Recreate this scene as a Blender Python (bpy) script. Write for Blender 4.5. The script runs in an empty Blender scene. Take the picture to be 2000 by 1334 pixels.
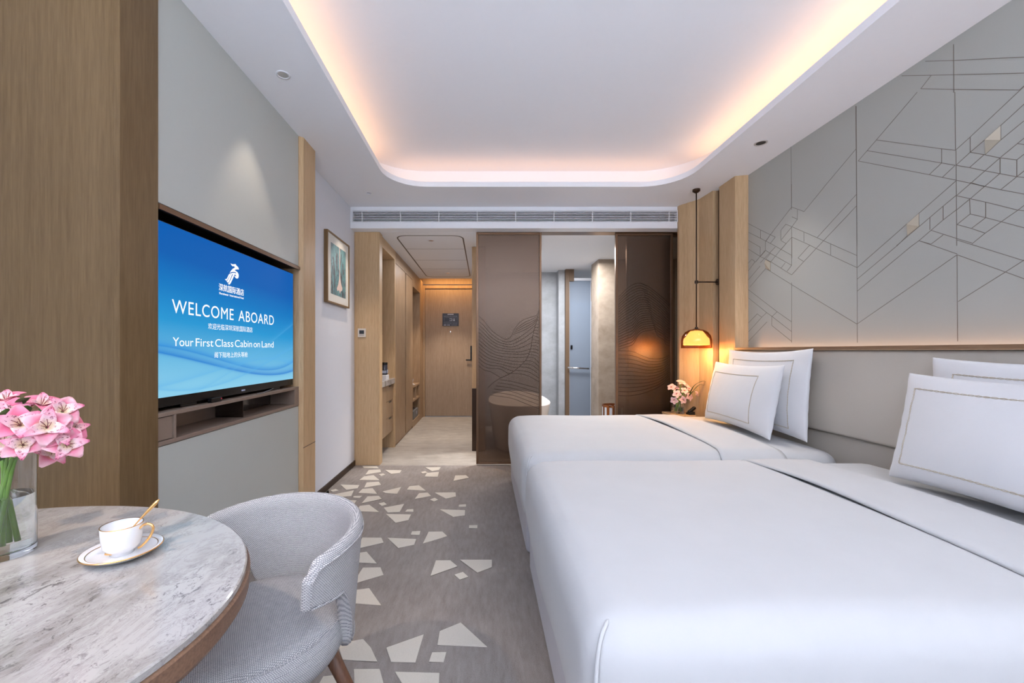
import bpy, bmesh, math, random
from mathutils import Vector, Matrix
random.seed(7)
S = bpy.context.scene
C = bpy.context.collection
PI = math.pi

# ------------------------------------------------------------------ camera, world, light, exposure
cd = bpy.data.cameras.new('camera')
cam = bpy.data.objects.new('camera', cd); C.objects.link(cam)
cam.location = (0, 0, 1.2); cam.rotation_euler = (PI / 2, 0, 0)
cd.sensor_width = 36; cd.lens = 14.4; cd.shift_x = 0.0275; cd.shift_y = 0.009
cd.clip_start = 0.02
S.camera = cam
S.view_settings.view_transform = 'Standard'
S.view_settings.look = 'None'
S.view_settings.gamma = 1
S.view_settings.exposure = 0.22
w = bpy.data.worlds.new('world'); S.world = w; w.use_nodes = True
w.node_tree.nodes['Background'].inputs[0].default_value = (0.62, 0.75, 1.0, 1)
w.node_tree.nodes['Background'].inputs[1].default_value = 0.25


def area(name, loc, rot, sx, sy, power, col, spread=None):
    l = bpy.data.lights.new(name, 'AREA'); l.shape = 'RECTANGLE'; l.size = sx; l.size_y = sy
    l.energy = power; l.color = col
    if spread: l.spread = math.radians(spread)
    o = bpy.data.objects.new(name, l); C.objects.link(o); o.location = loc; o.rotation_euler = rot
    return o


def spot(name, loc, target, power, col, ang, blend=0.6, r=0.02):
    l = bpy.data.lights.new(name, 'SPOT'); l.energy = power; l.color = col
    l.spot_size = math.radians(ang); l.spot_blend = blend; l.shadow_soft_size = r
    o = bpy.data.objects.new(name, l); C.objects.link(o); o.location = loc
    o.rotation_euler = (Vector(target) - Vector(loc)).to_track_quat('-Z', 'Y').to_euler()
    return o


WARM = (1.0, 0.53, 0.26); DAY = (0.84, 0.90, 1.0); SOFTW = (1.0, 0.83, 0.66)
# daylight entering by the window wall behind the camera
area('daylight', (0.35, -3.25, 1.55), (math.radians(148), 0, 0), 3.1, 2.1, 350, DAY, 110)   # aimed up as added fill, so the ceiling gives soft light from above
area('daylight', (0.35, -3.25, 1.75), (math.radians(95), 0, 0), 3.1, 1.6, 6, DAY)
# LED strips in the ceiling cove trough (they shine upwards)
for nm, loc, sx, sy, pw in (('cove_led', (-0.96, 0.53, 2.70), 0.03, 6.0, 6.0), ('cove_led', (1.87, 0.53, 2.70), 0.03, 6.0, 6.8),
                            ('cove_led', (0.455, 3.745, 2.70), 2.5, 0.03, 1.3), ('cove_led', (0.455, -2.74, 2.70), 2.4, 0.03, 2.9)):
    area(nm, loc, (PI, 0, 0), sx, sy, pw, WARM)
# LED slot behind the headboard ledge
area('ledge_led', (2.172, 1.0, 1.165), (PI, 0, 0), 0.02, 4.6, 4.0, (1.0, 0.6, 0.38))
# downlights
spot('downlight_beam', (-1.062, 2.168, 2.63), (-1.2, 2.25, 0), 12, SOFTW, 60)
spot('downlight_beam', (-1.067, 3.795, 2.63), (-1.2, 3.8, 0), 34, SOFTW, 62)
spot('downlight_beam', (1.947, 2.879, 2.63), (1.0, 2.85, 0), 50, (1, 0.94, 0.88), 100, 1.0, 0.04)
spot('downlight_beam', (-1.62, 0.22, 2.63), (-1.0, 0.78, 0.75), 70, (1.0, 0.76, 0.56), 44, 0.5, 0.012)
spot('downlight_beam', (-0.595, 4.625, 2.42), (-0.62, 4.7, 0), 60, SOFTW, 66)
spot('downlight_beam', (-0.58, 6.54, 2.42), (-0.6, 6.85, 0), 70, SOFTW, 84)
# corridor end cove
area('corridor_cove_led', (-0.62, 7.25, 2.50), (math.radians(20), 0, 0), 0.9, 0.03, 4.5, (1.0, 0.55, 0.2))
area('corridor_ceiling_fill', (-0.6, 5.6, 2.40), (0, 0, 0), 0.5, 1.6, 12, (0.95, 0.95, 1.0))
# bathroom: added overhead fill without a fixture, and a lamp behind the frosted door
area('bathroom_fill', (1.05, 5.2, 2.40), (0, 0, 0), 0.9, 0.7, 50, (0.92, 0.95, 1.0))
area('frosted_door_fill', (1.75, 7.0, 2.40), (0, 0, 0), 0.7, 0.5, 8, (0.90, 0.94, 1.0))  # added cool lamp that makes the frosted glass look luminous
spot('bathroom_downlight', (0.45, 5.0, 2.42), (0.45, 5.1, 0), 70, SOFTW, 60)

F, CX, CY, EYE = 800.0, 945.0, 685.0, 1.2


def floor_at(u, v, z=0.0):
    Y = F * (EYE - z) / (v - CY)
    return ((u - CX) * Y / F, Y)


def wall_at(u, v, X):
    Y = F * X / (u - CX)
    return (Y, EYE + (CY - v) * Y / F)


def front_at(u, v, Y):
    return ((u - CX) * Y / F, EYE + (CY - v) * Y / F)


# ------------------------------------------------------------------ materials
def srgb(r, g, b):
    f = lambda c: (c / 255 / 12.92) if c / 255 <= 0.04045 else ((c / 255 + 0.055) / 1.055) ** 2.4
    return (f(r), f(g), f(b), 1)


class N:
    """tiny node helper"""
    def __init__(s, name):
        s.m = bpy.data.materials.new(name); s.m.use_nodes = True
        s.t = s.m.node_tree; s.b = s.t.nodes['Principled BSDF']; s.out = s.t.nodes['Material Output']

    def n(s, typ, **kw):
        nd = s.t.nodes.new(typ)
        for k, v in kw.items():
            if k.startswith('i_'):
                k = k[2:]
                nd.inputs[int(k) if k.isdigit() else k].default_value = v
            else:
                setattr(nd, k, v)
        return nd

    def l(s, a, b): s.t.links.new(a, b)

    def coords(s, scale=(1, 1, 1), rot=(0, 0, 0)):
        tc = s.n('ShaderNodeTexCoord'); mp = s.n('ShaderNodeMapping')
        mp.inputs['Scale'].default_value = scale; mp.inputs['Rotation'].default_value = rot
        s.l(tc.outputs['Object'], mp.inputs[0]); return mp.outputs[0]

    def noise(s, vec, scale, detail=4, rough=0.5, dist=0.0):
        nd = s.n('ShaderNodeTexNoise'); s.l(vec, nd.inputs['Vector'])
        nd.inputs['Scale'].default_value = scale; nd.inputs['Detail'].default_value = detail
        nd.inputs['Roughness'].default_value = rough; nd.inputs['Distortion'].default_value = dist
        return nd.outputs[0]

    def ramp(s, fac, stops, interp='LINEAR'):
        r = s.n('ShaderNodeValToRGB'); s.l(fac, r.inputs[0]); e = r.color_ramp.elements; r.color_ramp.interpolation = interp
        while len(e) < len(stops): e.new(0.5)
        for k, (p, c) in enumerate(stops): e[k].position = p; e[k].color = c
        return r.outputs[0]

    def mix(s, fac, a, b, mode='MIX'):
        m = s.n('ShaderNodeMix', data_type='RGBA', blend_type=mode)
        for inp, v in ((0, fac), (6, a), (7, b)):
            if hasattr(v, 'links'): s.l(v, m.inputs[inp])
            else: m.inputs[inp].default_value = v
        return m.outputs[2]

    def math(s, op, a, b=0.0, c=0.0):
        m = s.n('ShaderNodeMath', operation=op)
        for k, v in enumerate((a, b, c)):
            if hasattr(v, 'links'): s.l(v, m.inputs[k])
            else: m.inputs[k].default_value = v
        return m.outputs[0]

    def bump(s, h, strength, dist=0.002):
        b = s.n('ShaderNodeBump'); b.inputs['Strength'].default_value = strength; b.inputs['Distance'].default_value = dist
        s.l(h, b.inputs['Height']); s.l(b.outputs[0], s.b.inputs['Normal'])

    def base(s, c):
        if hasattr(c, 'links'): s.l(c, s.b.inputs['Base Color'])
        else: s.b.inputs['Base Color'].default_value = c

    def p(s, rough=0.5, metal=0.0, spec=0.5):
        s.b.inputs['Roughness'].default_value = rough; s.b.inputs['Metallic'].default_value = metal
        s.b.inputs['Specular IOR Level'].default_value = spec
        return s


def plain(name, col, rough=0.5, metal=0.0, spec=0.5, var=0.04, scale=30, emit=None, es=1.0):
    n = N(name); v = n.coords(); f = n.noise(v, scale, 3)
    d = tuple(c * (1 - var * 2) for c in col[:3]) + (1,)
    n.base(n.mix(f, col, d)); n.p(rough, metal, spec)
    if emit:
        n.b.inputs['Emission Color'].default_value = emit; n.b.inputs['Emission Strength'].default_value = es
    return n.m


def wood(name, light, dark, axis='Z', rough=0.42, sheet=0.31, seed=0.0, along='XY'):
    """straight-grained oak veneer with soft cathedral figure, laid in sheets"""
    n = N(name)
    k = {'Z': (1, 1, .045), 'Y': (1, .045, 1), 'X': (.045, 1, 1)}[axis]
    v = n.coords(k)
    fine = n.noise(v, 210, 4, 0.6)
    broad = n.noise(v, 9 + seed, 3, 0.5, 0.4)
    wv = n.n('ShaderNodeTexWave', wave_type='RINGS', rings_direction={'Z': 'Y', 'Y': 'X', 'X': 'Y'}[axis])
    vv = n.coords({'Z': (1, 1, .10), 'Y': (1, .10, 1), 'X': (.10, 1, 1)}[axis])
    n.l(vv, wv.inputs[0]); wv.inputs['Scale'].default_value = 9; wv.inputs['Distortion'].default_value = 9
    wv.inputs['Detail'].default_value = 3; wv.inputs['Detail Scale'].default_value = 1.2
    # tone step from one veneer sheet to the next
    tc = n.n('ShaderNodeTexCoord'); sp = n.n('ShaderNodeSeparateXYZ'); n.l(tc.outputs['Object'], sp.inputs[0])
    q = n.math('FLOOR', n.math('DIVIDE', n.math('ADD', sp.outputs[0], n.math('ADD', sp.outputs[1], 9.13 + seed)), sheet))
    wn = n.n('ShaderNodeTexWhiteNoise', noise_dimensions='1D'); n.l(q, wn.inputs['W'])
    f = n.math('ADD', n.math('MULTIPLY', fine, 0.70), n.math('MULTIPLY', broad, 0.26))
    f = n.math('ADD', f, n.math('MULTIPLY', wv.outputs[1], 0.07))
    f = n.math('ADD', f, n.math('MULTIPLY', wn.outputs[0], 0.08))
    col = n.ramp(f, [(0.28, dark), (0.78, light)])
    n.base(col); n.p(rough, 0, 0.35); n.bump(fine, 0.12, 0.001)
    return n.m


OAK = wood('oak_veneer', srgb(214, 184, 145), srgb(176, 144, 106))
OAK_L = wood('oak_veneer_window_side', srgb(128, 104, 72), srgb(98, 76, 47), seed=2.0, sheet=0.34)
OAK_D = wood('oak_veneer_corridor', srgb(182, 154, 124), srgb(138, 111, 84), seed=1.0)
OAK_DOOR = wood('oak_veneer_door', srgb(176, 155, 134), srgb(140, 118, 98), seed=3.0, sheet=0.5)
WALNUT = wood('walnut_leg', srgb(120, 84, 62), srgb(72, 46, 34), sheet=5)
RIM = wood('table_rim_wood', srgb(150, 118, 96), srgb(104, 78, 62), axis='X', sheet=5)
LEDGE = wood('ledge_wood', srgb(150, 120, 92), srgb(105, 80, 60), axis='Y', sheet=5)
CEIL = plain('ceiling_paint', srgb(236, 238, 244), 0.8, var=0.01)
WALLP = plain('wall_paint', srgb(222, 226, 235), 0.75, var=0.01)
GREYP = plain('sage_grey_panel', srgb(190, 194, 190), 0.38, var=0.012, scale=60)
LEATH = plain('greige_leather', srgb(200, 192, 181), 0.45, var=0.03, scale=200)
WALLUP = plain('sage_leather_wall', srgb(178, 179, 173), 0.55, var=0.02, scale=150)
GROOVE = plain('stitched_groove', srgb(126, 118, 108), 0.7)
FACET = plain('facet_champagne', srgb(190, 182, 164), 0.3, 0.3)
BRONZE = plain('bronze_metal', srgb(128, 100, 78), 0.32, 0.75)
DBRONZE = plain('dark_bronze', srgb(70, 54, 44), 0.35, 0.7)
MAUVE = plain('taupe_lacquer', srgb(150, 132, 120), 0.35, 0.25)
BLACK = plain('black_plastic', srgb(14, 14, 16), 0.25)
DARKN = plain('dark_niche', srgb(30, 25, 22), 0.35)
BROWNG = plain('brown_glass_back', srgb(40, 30, 25), 0.12)
WHITEM = plain('white_metal', srgb(225, 226, 232), 0.4, var=0.01)
CHROME = plain('chrome', (0.8, 0.8, 0.82, 1), 0.12, 1.0, var=0.0)
GOLD = plain('gold', (0.95, 0.56, 0.22, 1), 0.2, 1.0, var=0.02)
PORC = plain('porcelain', srgb(236, 236, 238), 0.12, spec=0.6, var=0.0)
TUBM = plain('tub_enamel', srgb(238, 234, 230), 0.25, var=0.0)
BEIGEP = plain('cream_plastic', srgb(222, 214, 204), 0.4)
GREYBOX = plain('grey_fabric_box', srgb(120, 120, 122), 0.7)
NAVY = plain('navy_print', srgb(36, 42, 62), 0.35)
PRINT = plain('pale_print', srgb(170, 180, 205), 0.5)
LEAF = plain('leaf_green', srgb(70, 110, 40), 0.45, var=0.25, scale=60)
STEM = plain('stem_green', srgb(124, 178, 62), 0.4, var=0.15, scale=60)
COPPER = plain('copper', srgb(190, 120, 74), 0.25, 0.9)
CARPETB = None


def mat_carpet():
    n = N('carpet'); v = n.coords((1, .22, 1))
    s1 = n.noise(v, 40, 6, 0.7); v2 = n.coords(); s2 = n.noise(v2, 260, 3, 0.7); s3 = n.noise(v2, 2.2, 3, 0.5)
    f = n.math('ADD', n.math('MULTIPLY', s1, 0.42), n.math('ADD', n.math('MULTIPLY', s2, 0.42), n.math('MULTIPLY', s3, 0.25)))
    n.base(n.ramp(f, [(0.36, srgb(122, 115, 112)), (0.70, srgb(166, 158, 153))])); n.p(0.95, 0, 0.1); n.bump(s2, 0.6, 0.004)
    return n.m


def mat_carpet_pale():
    n = N('carpet_pale'); v = n.coords(); s = n.noise(v, 900, 2, 0.6)
    n.base(n.ramp(s, [(0.3, srgb(200, 193, 182)), (0.7, srgb(226, 219, 208))])); n.p(0.95, 0, 0.1); n.bump(s, 0.5, 0.004)
    return n.m


def mat_tile():
    n = N('floor_tile'); v = n.coords((1, 2.2, 1)); s = n.noise(v, 5, 8, 0.7, 0.3)
    n.base(n.ramp(s, [(0.3, srgb(158, 152, 145)), (0.7, srgb(194, 189, 182))])); n.p(0.4, 0, 0.4)
    return n.m


def mat_stone(name, a, b):
    n = N(name); v = n.coords((1, 1, 1.4)); s = n.noise(v, 3.5, 12, 0.68, 0.2)
    n.base(n.ramp(s, [(0.28, a), (0.7, b)])); n.p(0.42, 0, 0.4)
    return n.m


def mat_marble(name='marble', sc=1.0):
    n = N(name)
    rot = (0, 0, math.radians(-28))
    v = n.coords((3.4 * sc, 1.5 * sc, 1), rot); v0 = n.coords((1.7 * sc, sc, sc), rot); v1 = n.coords((sc, sc, sc))
    a = n.noise(v, 1.35, 12, 0.70, 0.25); b = n.noise(v, 3.4, 10, 0.80, 0.8); c = n.noise(v0, 30, 6, 0.8, 1.6); m = n.noise(v1, 3.2, 4, 0.6); hue = n.noise(v1, 1.8, 3, 0.5)
    big = n.ramp(a, [(0.47, (0, 0, 0, 1)), (0.60, (1, 1, 1, 1))])
    bigm = n.ramp(m, [(0.35, (0, 0, 0, 1)), (0.60, (1, 1, 1, 1))])
    vein = n.ramp(b, [(0.480, (0, 0, 0, 1)), (0.50, (1, 1, 1, 1)), (0.52, (0, 0, 0, 1))])
    speck = n.ramp(c, [(0.55, (0, 0, 0, 1)), (0.61, (1, 1, 1, 1))])
    mm = n.ramp(m, [(0.46, (0, 0, 0, 1)), (0.60, (1, 1, 1, 1))])
    base = n.mix(hue, srgb(190, 184, 176), srgb(176, 177, 180))
    base = n.mix(n.math('MULTIPLY', n.math('MULTIPLY', big, bigm), 0.75), base, srgb(104, 96, 92))
    base = n.mix(n.math('MULTIPLY', vein, 0.40), base, srgb(120, 112, 110))
    base = n.mix(n.math('MULTIPLY', n.math('MULTIPLY', speck, mm), 0.80), base, srgb(84, 80, 82))
    n.base(base); n.p(0.14, 0, 0.5)
    return n.m


def mat_fabric():
    """basket weave laid on the UVs (metres)"""
    n = N('woven_grey_fabric'); tc = n.n('ShaderNodeTexCoord'); sp = n.n('ShaderNodeSeparateXYZ'); n.l(tc.outputs['UV'], sp.inputs[0])
    v = n.coords(); wob = n.noise(v, 60, 2, 0.5); br = n.noise(v, 300, 3, 0.7)
    sl = n.noise(n.coords((1, 1, 7)), 60, 3, 0.7)
    b = n.math('ADD', n.math('MULTIPLY', sp.outputs[1], 1 / 0.0034), n.math('MULTIPLY', wob, 0.8))
    row = n.math('FLOOR', b)
    a = n.math('ADD', n.math('MULTIPLY', sp.outputs[0], 1 / 0.0052), n.math('MULTIPLY', n.math('MODULO', n.math('ABSOLUTE', row), 2.0), 0.5))
    sa = n.math('ABSOLUTE', n.math('SINE', n.math('MULTIPLY', a, PI))); sb = n.math('ABSOLUTE', n.math('SINE', n.math('MULTIPLY', b, PI)))
    h = n.math('MULTIPLY', n.math('POWER', sa, 0.6), n.math('POWER', sb, 0.6))
    f = n.math('ADD', n.math('MULTIPLY', h, 0.62), n.math('ADD', n.math('MULTIPLY', br, 0.28), n.math('MULTIPLY', sl, 0.22)))
    n.base(n.ramp(f, [(0.22, srgb(96, 98, 106)), (0.55, srgb(168, 168, 172)), (0.95, srgb(226, 224, 222))])); n.p(0.9, 0, 0.12)
    n.bump(h, 0.55, 0.0015)
    return n.m


def mat_bed(name='white_linen', c=(202, 202, 203), bs=0.1):
    n = N(name); v = n.coords(); s = n.noise(v, 5, 5, 0.55, 0.3); t = n.noise(v, 700, 2)
    n.base(n.mix(s, srgb(*c), srgb(*[x - 8 for x in c]))); n.p(0.7, 0, 0.2)
    n.b.inputs['Sheen Weight'].default_value = 0.15
    n.bump(n.math('ADD', s, n.math('MULTIPLY', t, 0.03)), bs, 0.02)
    return n.m


def mat_bronze_glass():
    """laminated bronze mesh glass: partly see-through, glossy, speckled"""
    n = N('bronze_mesh_glass'); v = n.coords(); s = n.noise(v, 420, 2, 0.7)
    n.base(n.ramp(s, [(0.35, srgb(98, 84, 76)), (0.7, srgb(140, 120, 104))])); n.p(0.26, 0.8, 0.5); n.bump(s, 0.35, 0.001)
    tr = n.n('ShaderNodeBsdfTransparent'); tr.inputs[0].default_value = (0.72, 0.62, 0.54, 1)
    mx = n.n('ShaderNodeMixShader'); mx.inputs[0].default_value = 0.40
    n.l(n.b.outputs[0], mx.inputs[1]); n.l(tr.outputs[0], mx.inputs[2]); n.l(mx.outputs[0], n.out.inputs[0])
    return n.m


def mat_glass(name, tint=(1, 1, 1, 1), refl=0.12, rough=0.02, frost=None):
    """thin clear sheet glass"""
    n = N(name)
    gl = n.n('ShaderNodeBsdfGlossy'); gl.inputs['Roughness'].default_value = rough
    tr = n.n('ShaderNodeBsdfTransparent'); tr.inputs[0].default_value = tint
    fr = n.n('ShaderNodeLayerWeight'); fr.inputs[0].default_value = 0.5
    mx = n.n('ShaderNodeMixShader'); n.l(n.math('ADD', n.math('MULTIPLY', n.math('POWER', fr.outputs[1], 4.0), refl * 4), 0.04), mx.inputs[0])
    n.l(tr.outputs[0], mx.inputs[1]); n.l(gl.outputs[0], mx.inputs[2]); last = mx.outputs[0]
    if frost:
        tl = n.n('ShaderNodeBsdfTranslucent'); tl.inputs[0].default_value = frost
        m2 = n.n('ShaderNodeMixShader'); m2.inputs[0].default_value = 0.72
        df = n.n('ShaderNodeBsdfDiffuse'); df.inputs[0].default_value = frost
        m3 = n.n('ShaderNodeMixShader'); m3.inputs[0].default_value = 0.5
        n.l(tl.outputs[0], m3.inputs[1]); n.l(df.outputs[0], m3.inputs[2])
        n.l(last, m2.inputs[1]); n.l(m3.outputs[0], m2.inputs[2]); last = m2.outputs[0]
    n.l(last, n.out.inputs[0])
    return n.m


def mat_real_glass(name, col=(1, 1, 1, 1)):
    n = N(name); n.base(col); n.p(0.0); n.b.inputs['Transmission Weight'].default_value = 1.0; n.b.inputs['IOR'].default_value = 1.45
    return n.m


def mat_petal(name, tip, mid, base, streak=0.0):
    """petals coloured along their length; the bloom's centre is the object origin"""
    n = N(name); tc = n.n('ShaderNodeTexCoord'); ln = n.n('ShaderNodeVectorMath', operation='LENGTH')
    n.l(tc.outputs['Object'], ln.inputs[0]); r = n.math('DIVIDE', ln.outputs[1], 0.036)
    nz = n.noise(n.coords(), 90, 3); r = n.math('ADD', r, n.math('MULTIPLY', n.math('SUBTRACT', nz, 0.5), 0.35))
    c = n.ramp(r, [(0.15, base), (0.55, mid), (0.95, tip)])
    if streak:
        v = n.noise(n.coords(), 230, 2, 0.6, 0.5)
        k = n.ramp(v, [(0.60, (0, 0, 0, 1)), (0.66, (1, 1, 1, 1))])
        c = n.mix(n.math('MULTIPLY', k, streak), c, srgb(130, 40, 70))
    n.base(c); n.p(0.5, 0, 0.3); n.b.inputs['Subsurface Weight'].default_value = 0.15
    n.b.inputs['Subsurface Radius'].default_value = (0.01, 0.004, 0.004); n.b.inputs['Subsurface Scale'].default_value = 0.4
    return n.m


CARPET = mat_carpet(); CARPETP = mat_carpet_pale(); TILE = mat_tile()
STONE = mat_stone('bathroom_stone', srgb(152, 153, 154), srgb(182, 184, 188))
STONEB = mat_stone('pillar_stone', srgb(150, 132, 114), srgb(186, 168, 150))
MARBLE = mat_marble(); FABRIC = mat_fabric(); LINEN = mat_bed(); SKIRT = mat_bed('bed_base_fabric', (190, 188, 194), 0.05)
PILLOWM = mat_bed('pillow_cotton', (228, 228, 230), 0.12)
ROPE = plain('beige_embroidery', srgb(204, 192, 172), 0.7)
BGLASS = mat_bronze_glass(); CLEAR = mat_glass('clear_glass', (0.93, 0.95, 0.95, 1), 0.12)
FROST = mat_glass('frosted_glass', (0.85, 0.90, 0.95, 1), 0.10, 0.1, (0.48, 0.54, 0.63, 1))
WATER = mat_glass('water', (0.90, 0.95, 0.93, 1), 0.14)
WPANE = mat_glass('window_glass', (0.97, 0.98, 1, 1), 0.05)
PINK_O = mat_petal('pink_outer_petal', srgb(232, 140, 166), srgb(222, 104, 140), srgb(240, 190, 160))
PINK_I = mat_petal('pink_inner_petal', srgb(232, 130, 162), srgb(242, 200, 208), srgb(250, 226, 190), 0.8)
PINK_R = mat_petal('rose_outer_petal', srgb(238, 188, 198), srgb(226, 124, 152), srgb(222, 196, 130))
ORCHID = mat_petal('orchid_petal', srgb(244, 206, 208), srgb(238, 190, 196), srgb(240, 226, 190))


# ------------------------------------------------------------------ mesh helpers
def link(name, bm, mat, parent=None, loc=None, smooth=False, bevel=0.0, seg=2, auto=None):
    bmesh.ops.recalc_face_normals(bm, faces=bm.faces[:])
    me = bpy.data.meshes.new(name); bm.to_mesh(me); bm.free()
    for m in (mat if isinstance(mat, (list, tuple)) else [mat]): me.materials.append(m)
    o = bpy.data.objects.new(name, me); C.objects.link(o)
    if parent: o.parent = parent
    if loc: o.location = loc
    if smooth or auto:
        for p in me.polygons: p.use_smooth = True
    if auto:
        try: me.set_sharp_from_angle(angle=math.radians(auto))
        except Exception: pass
    if bevel:
        b = o.modifiers.new('bevel', 'BEVEL'); b.width = bevel; b.segments = seg; b.limit_method = 'ANGLE'
        b.angle_limit = math.radians(40)
        for p in me.polygons: p.use_smooth = True
        b.harden_normals = True
    return o


def bx(bm, x0, x1, y0, y1, z0, z1):
    vs = [bm.verts.new((x, y, z)) for z in (z0, z1) for y in (y0, y1) for x in (x0, x1)]
    for f in ((0, 2, 3, 1), (4, 5, 7, 6), (0, 1, 5, 4), (2, 6, 7, 3), (0, 4, 6, 2), (1, 3, 7, 5)):
        bm.faces.new([vs[i] for i in f])


def boxes(*bs):
    bm = bmesh.new()
    for b in bs: bx(bm, *b)
    return bm


def lathe(prof, n=40, cx=0, cy=0, sx=1.0, sy=1.0, bm=None):
    bm = bm or bmesh.new(); rings = []
    for r, z in prof:
        if r < 1e-6: rings.append([bm.verts.new((cx, cy, z))])
        else: rings.append([bm.verts.new((cx + sx * r * math.cos(2 * PI * k / n), cy + sy * r * math.sin(2 * PI * k / n), z)) for k in range(n)])
    for a, b in zip(rings, rings[1:]):
        for k in range(n):
            j = (k + 1) % n
            if len(a) == 1 and len(b) == 1: continue
            if len(a) == 1: bm.faces.new((a[0], b[k], b[j]))
            elif len(b) == 1: bm.faces.new((a[k], a[j], b[0]))
            else: bm.faces.new((a[k], a[j], b[j], b[k]))
    return bm


def tube(pts, rad, n=10, bm=None, cap=True):
    """tube along a polyline; rad is a number or one per point"""
    bm = bm or bmesh.new(); pts = [Vector(p) for p in pts]; rings = []
    up = Vector((0, 0, 1))
    prev = None
    for i, p in enumerate(pts):
        t = (pts[min(i + 1, len(pts) - 1)] - pts[max(i - 1, 0)]).normalized()
        if prev is None:
            a = t.cross(up)
            if a.length < 1e-3: a = t.cross(Vector((1, 0, 0)))
        else: a = prev - t * prev.dot(t)
        a.normalize(); b = t.cross(a); prev = a
        r = rad[i] if isinstance(rad, (list, tuple)) else rad
        rings.append([bm.verts.new(p + (a * math.cos(2 * PI * k / n) + b * math.sin(2 * PI * k / n)) * r) for k in range(n)])
    for a, b in zip(rings, rings[1:]):
        for k in range(n): bm.faces.new((a[k], a[(k + 1) % n], b[(k + 1) % n], b[k]))
    if cap:
        bm.faces.new(rings[0][::-1]); bm.faces.new(rings[-1])
    return bm


def spline(pts, n=8):
    """Catmull-Rom through points"""
    P = [Vector(p) for p in pts]; P = [P[0] * 2 - P[1]] + P + [P[-1] * 2 - P[-2]]; out = []
    for i in range(1, len(P) - 2):
        for k in range(n):
            t = k / n; a, b, c, d = P[i - 1:i + 3]
            out.append(0.5 * ((2 * b) + (c - a) * t + (2 * a - 5 * b + 4 * c - d) * t * t + (3 * b - 3 * c + d - a) * t ** 3))
    out.append(P[-2]); return out


def prism(poly, a0, a1, axis='Z', bm=None):
    """extrude a 2-D polygon; axis Z: (x,y); Y: (x,z); X: (y,z)"""
    bm = bm or bmesh.new()
    f = {'Z': lambda p, a: (p[0], p[1], a), 'Y': lambda p, a: (p[0], a, p[1]), 'X': lambda p, a: (a, p[0], p[1])}[axis]
    lo = [bm.verts.new(f(p, a0)) for p in poly]; hi = [bm.verts.new(f(p, a1)) for p in poly]; n = len(poly)
    bm.faces.new(lo[::-1]); bm.faces.new(hi)
    for k in range(n): bm.faces.new((lo[k], lo[(k + 1) % n], hi[(k + 1) % n], hi[k]))
    return bm


def strip(bm, pts, width, n, off):
    """thin raised ribbon along pts (Vectors) on a plane whose normal is n"""
    n = Vector(n)
    for a, b in zip(pts, pts[1:]):
        a, b = Vector(a), Vector(b); t = (b - a)
        if t.length < 1e-5: continue
        t.normalize(); s = t.cross(n) * width / 2
        c = [a - s, a + s, b + s, b - s]
        lo = [bm.verts.new(p) for p in c]; hi = [bm.verts.new(p + n * off) for p in c]
        bm.faces.new(hi); bm.faces.new(lo[::-1])
        for k in range(4): bm.faces.new((lo[k], lo[(k + 1) % 4], hi[(k + 1) % 4], hi[k]))


def cell(lo, hi, r, ne=6, nm=8):
    out = [lo + r * (1 - math.cos(PI / 2 * k / ne)) for k in range(ne)]
    a, b = lo + r, hi - r
    out += [a + (b - a) * k / nm for k in range(nm + 1)]
    out += [hi - r * (1 - math.cos(PI / 2 * (ne - 1 - k) / ne)) for k in range(ne)]
    return out


def rbox(sx, sy, sz, r, fn=None, nm=(8, 8, 4), rb=None, ne=6):
    """rounded box centred at the origin; rb is the radius of the bottom edge; fn(v) deforms"""
    bm = bmesh.new(); h = (sx / 2, sy / 2, sz / 2); gs = [cell(-h[k], h[k], min(r, h[k] * 0.98), ne, nm[k]) for k in range(3)]
    cache = {}

    def V(i, j, k):
        key = (i, j, k)
        if key not in cache:
            p = Vector((gs[0][i], gs[1][j], gs[2][k])); rr = r
            q = Vector([max(-h[m] + rr, min(h[m] - rr, p[m])) if h[m] > rr else 0 for m in range(3)])
            if rb is not None and p.z < 0:
                q = Vector([max(-h[m] + rb, min(h[m] - rb, p[m])) for m in range(3)]); rr = rb
                if p.z > -h[2] + rb:   # blend the corner radius in plan from bottom to top
                    t = (p.z + h[2] - rb) / (h[2] - rb); rr = rb + (r - rb) * t
                    q = Vector([max(-h[m] + rr, min(h[m] - rr, p[m])) for m in range(2)] + [p.z])
            d = p - q
            if d.length > 1e-9: p = q + d.normalized() * rr
            if fn: p = fn(p)
            cache[key] = bm.verts.new(p)
        return cache[key]
    I, J, K = [len(g) - 1 for g in gs]
    def quad(a, b, c, d):
        vs = [V(*a), V(*b), V(*c), V(*d)]
        if len(set(vs)) == 4: bm.faces.new(vs)
    for i in range(I):
        for j in range(J):
            for k in (0, K): quad((i, j, k), (i + 1, j, k), (i + 1, j + 1, k), (i, j + 1, k))
    for i in range(I):
        for k in range(K):
            for j in (0, J): quad((i, j, k), (i + 1, j, k), (i + 1, j, k + 1), (i, j, k + 1))
    for j in range(J):
        for k in range(K):
            for i in (0, I): quad((i, j, k), (i, j + 1, k), (i, j + 1, k + 1), (i, j, k + 1))
    return bm


def uvmap(o, fn):
    uv = o.data.uv_layers.new(name='weave')
    for p in o.data.polygons:
        q = [fn(o.data.vertices[o.data.loops[l].vertex_index].co, p.normal) for l in p.loop_indices]
        if max(a for a, b in q) - min(a for a, b in q) > 0.5: q = [(a if a > 0 else a + 2 * PI * 0.25, b) for a, b in q]
        for l, c in zip(p.loop_indices, q): uv.data[l].uv = c
    return o


def moved(bm, m):
    bmesh.ops.transform(bm, matrix=m, verts=bm.verts[:]); return bm


def empty(name, loc, rz=0.0):
    o = bpy.data.objects.new(name, None); C.objects.link(o); o.location = loc; o.rotation_euler = (0, 0, rz)
    o.empty_display_size = 0.05
    return o


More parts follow.
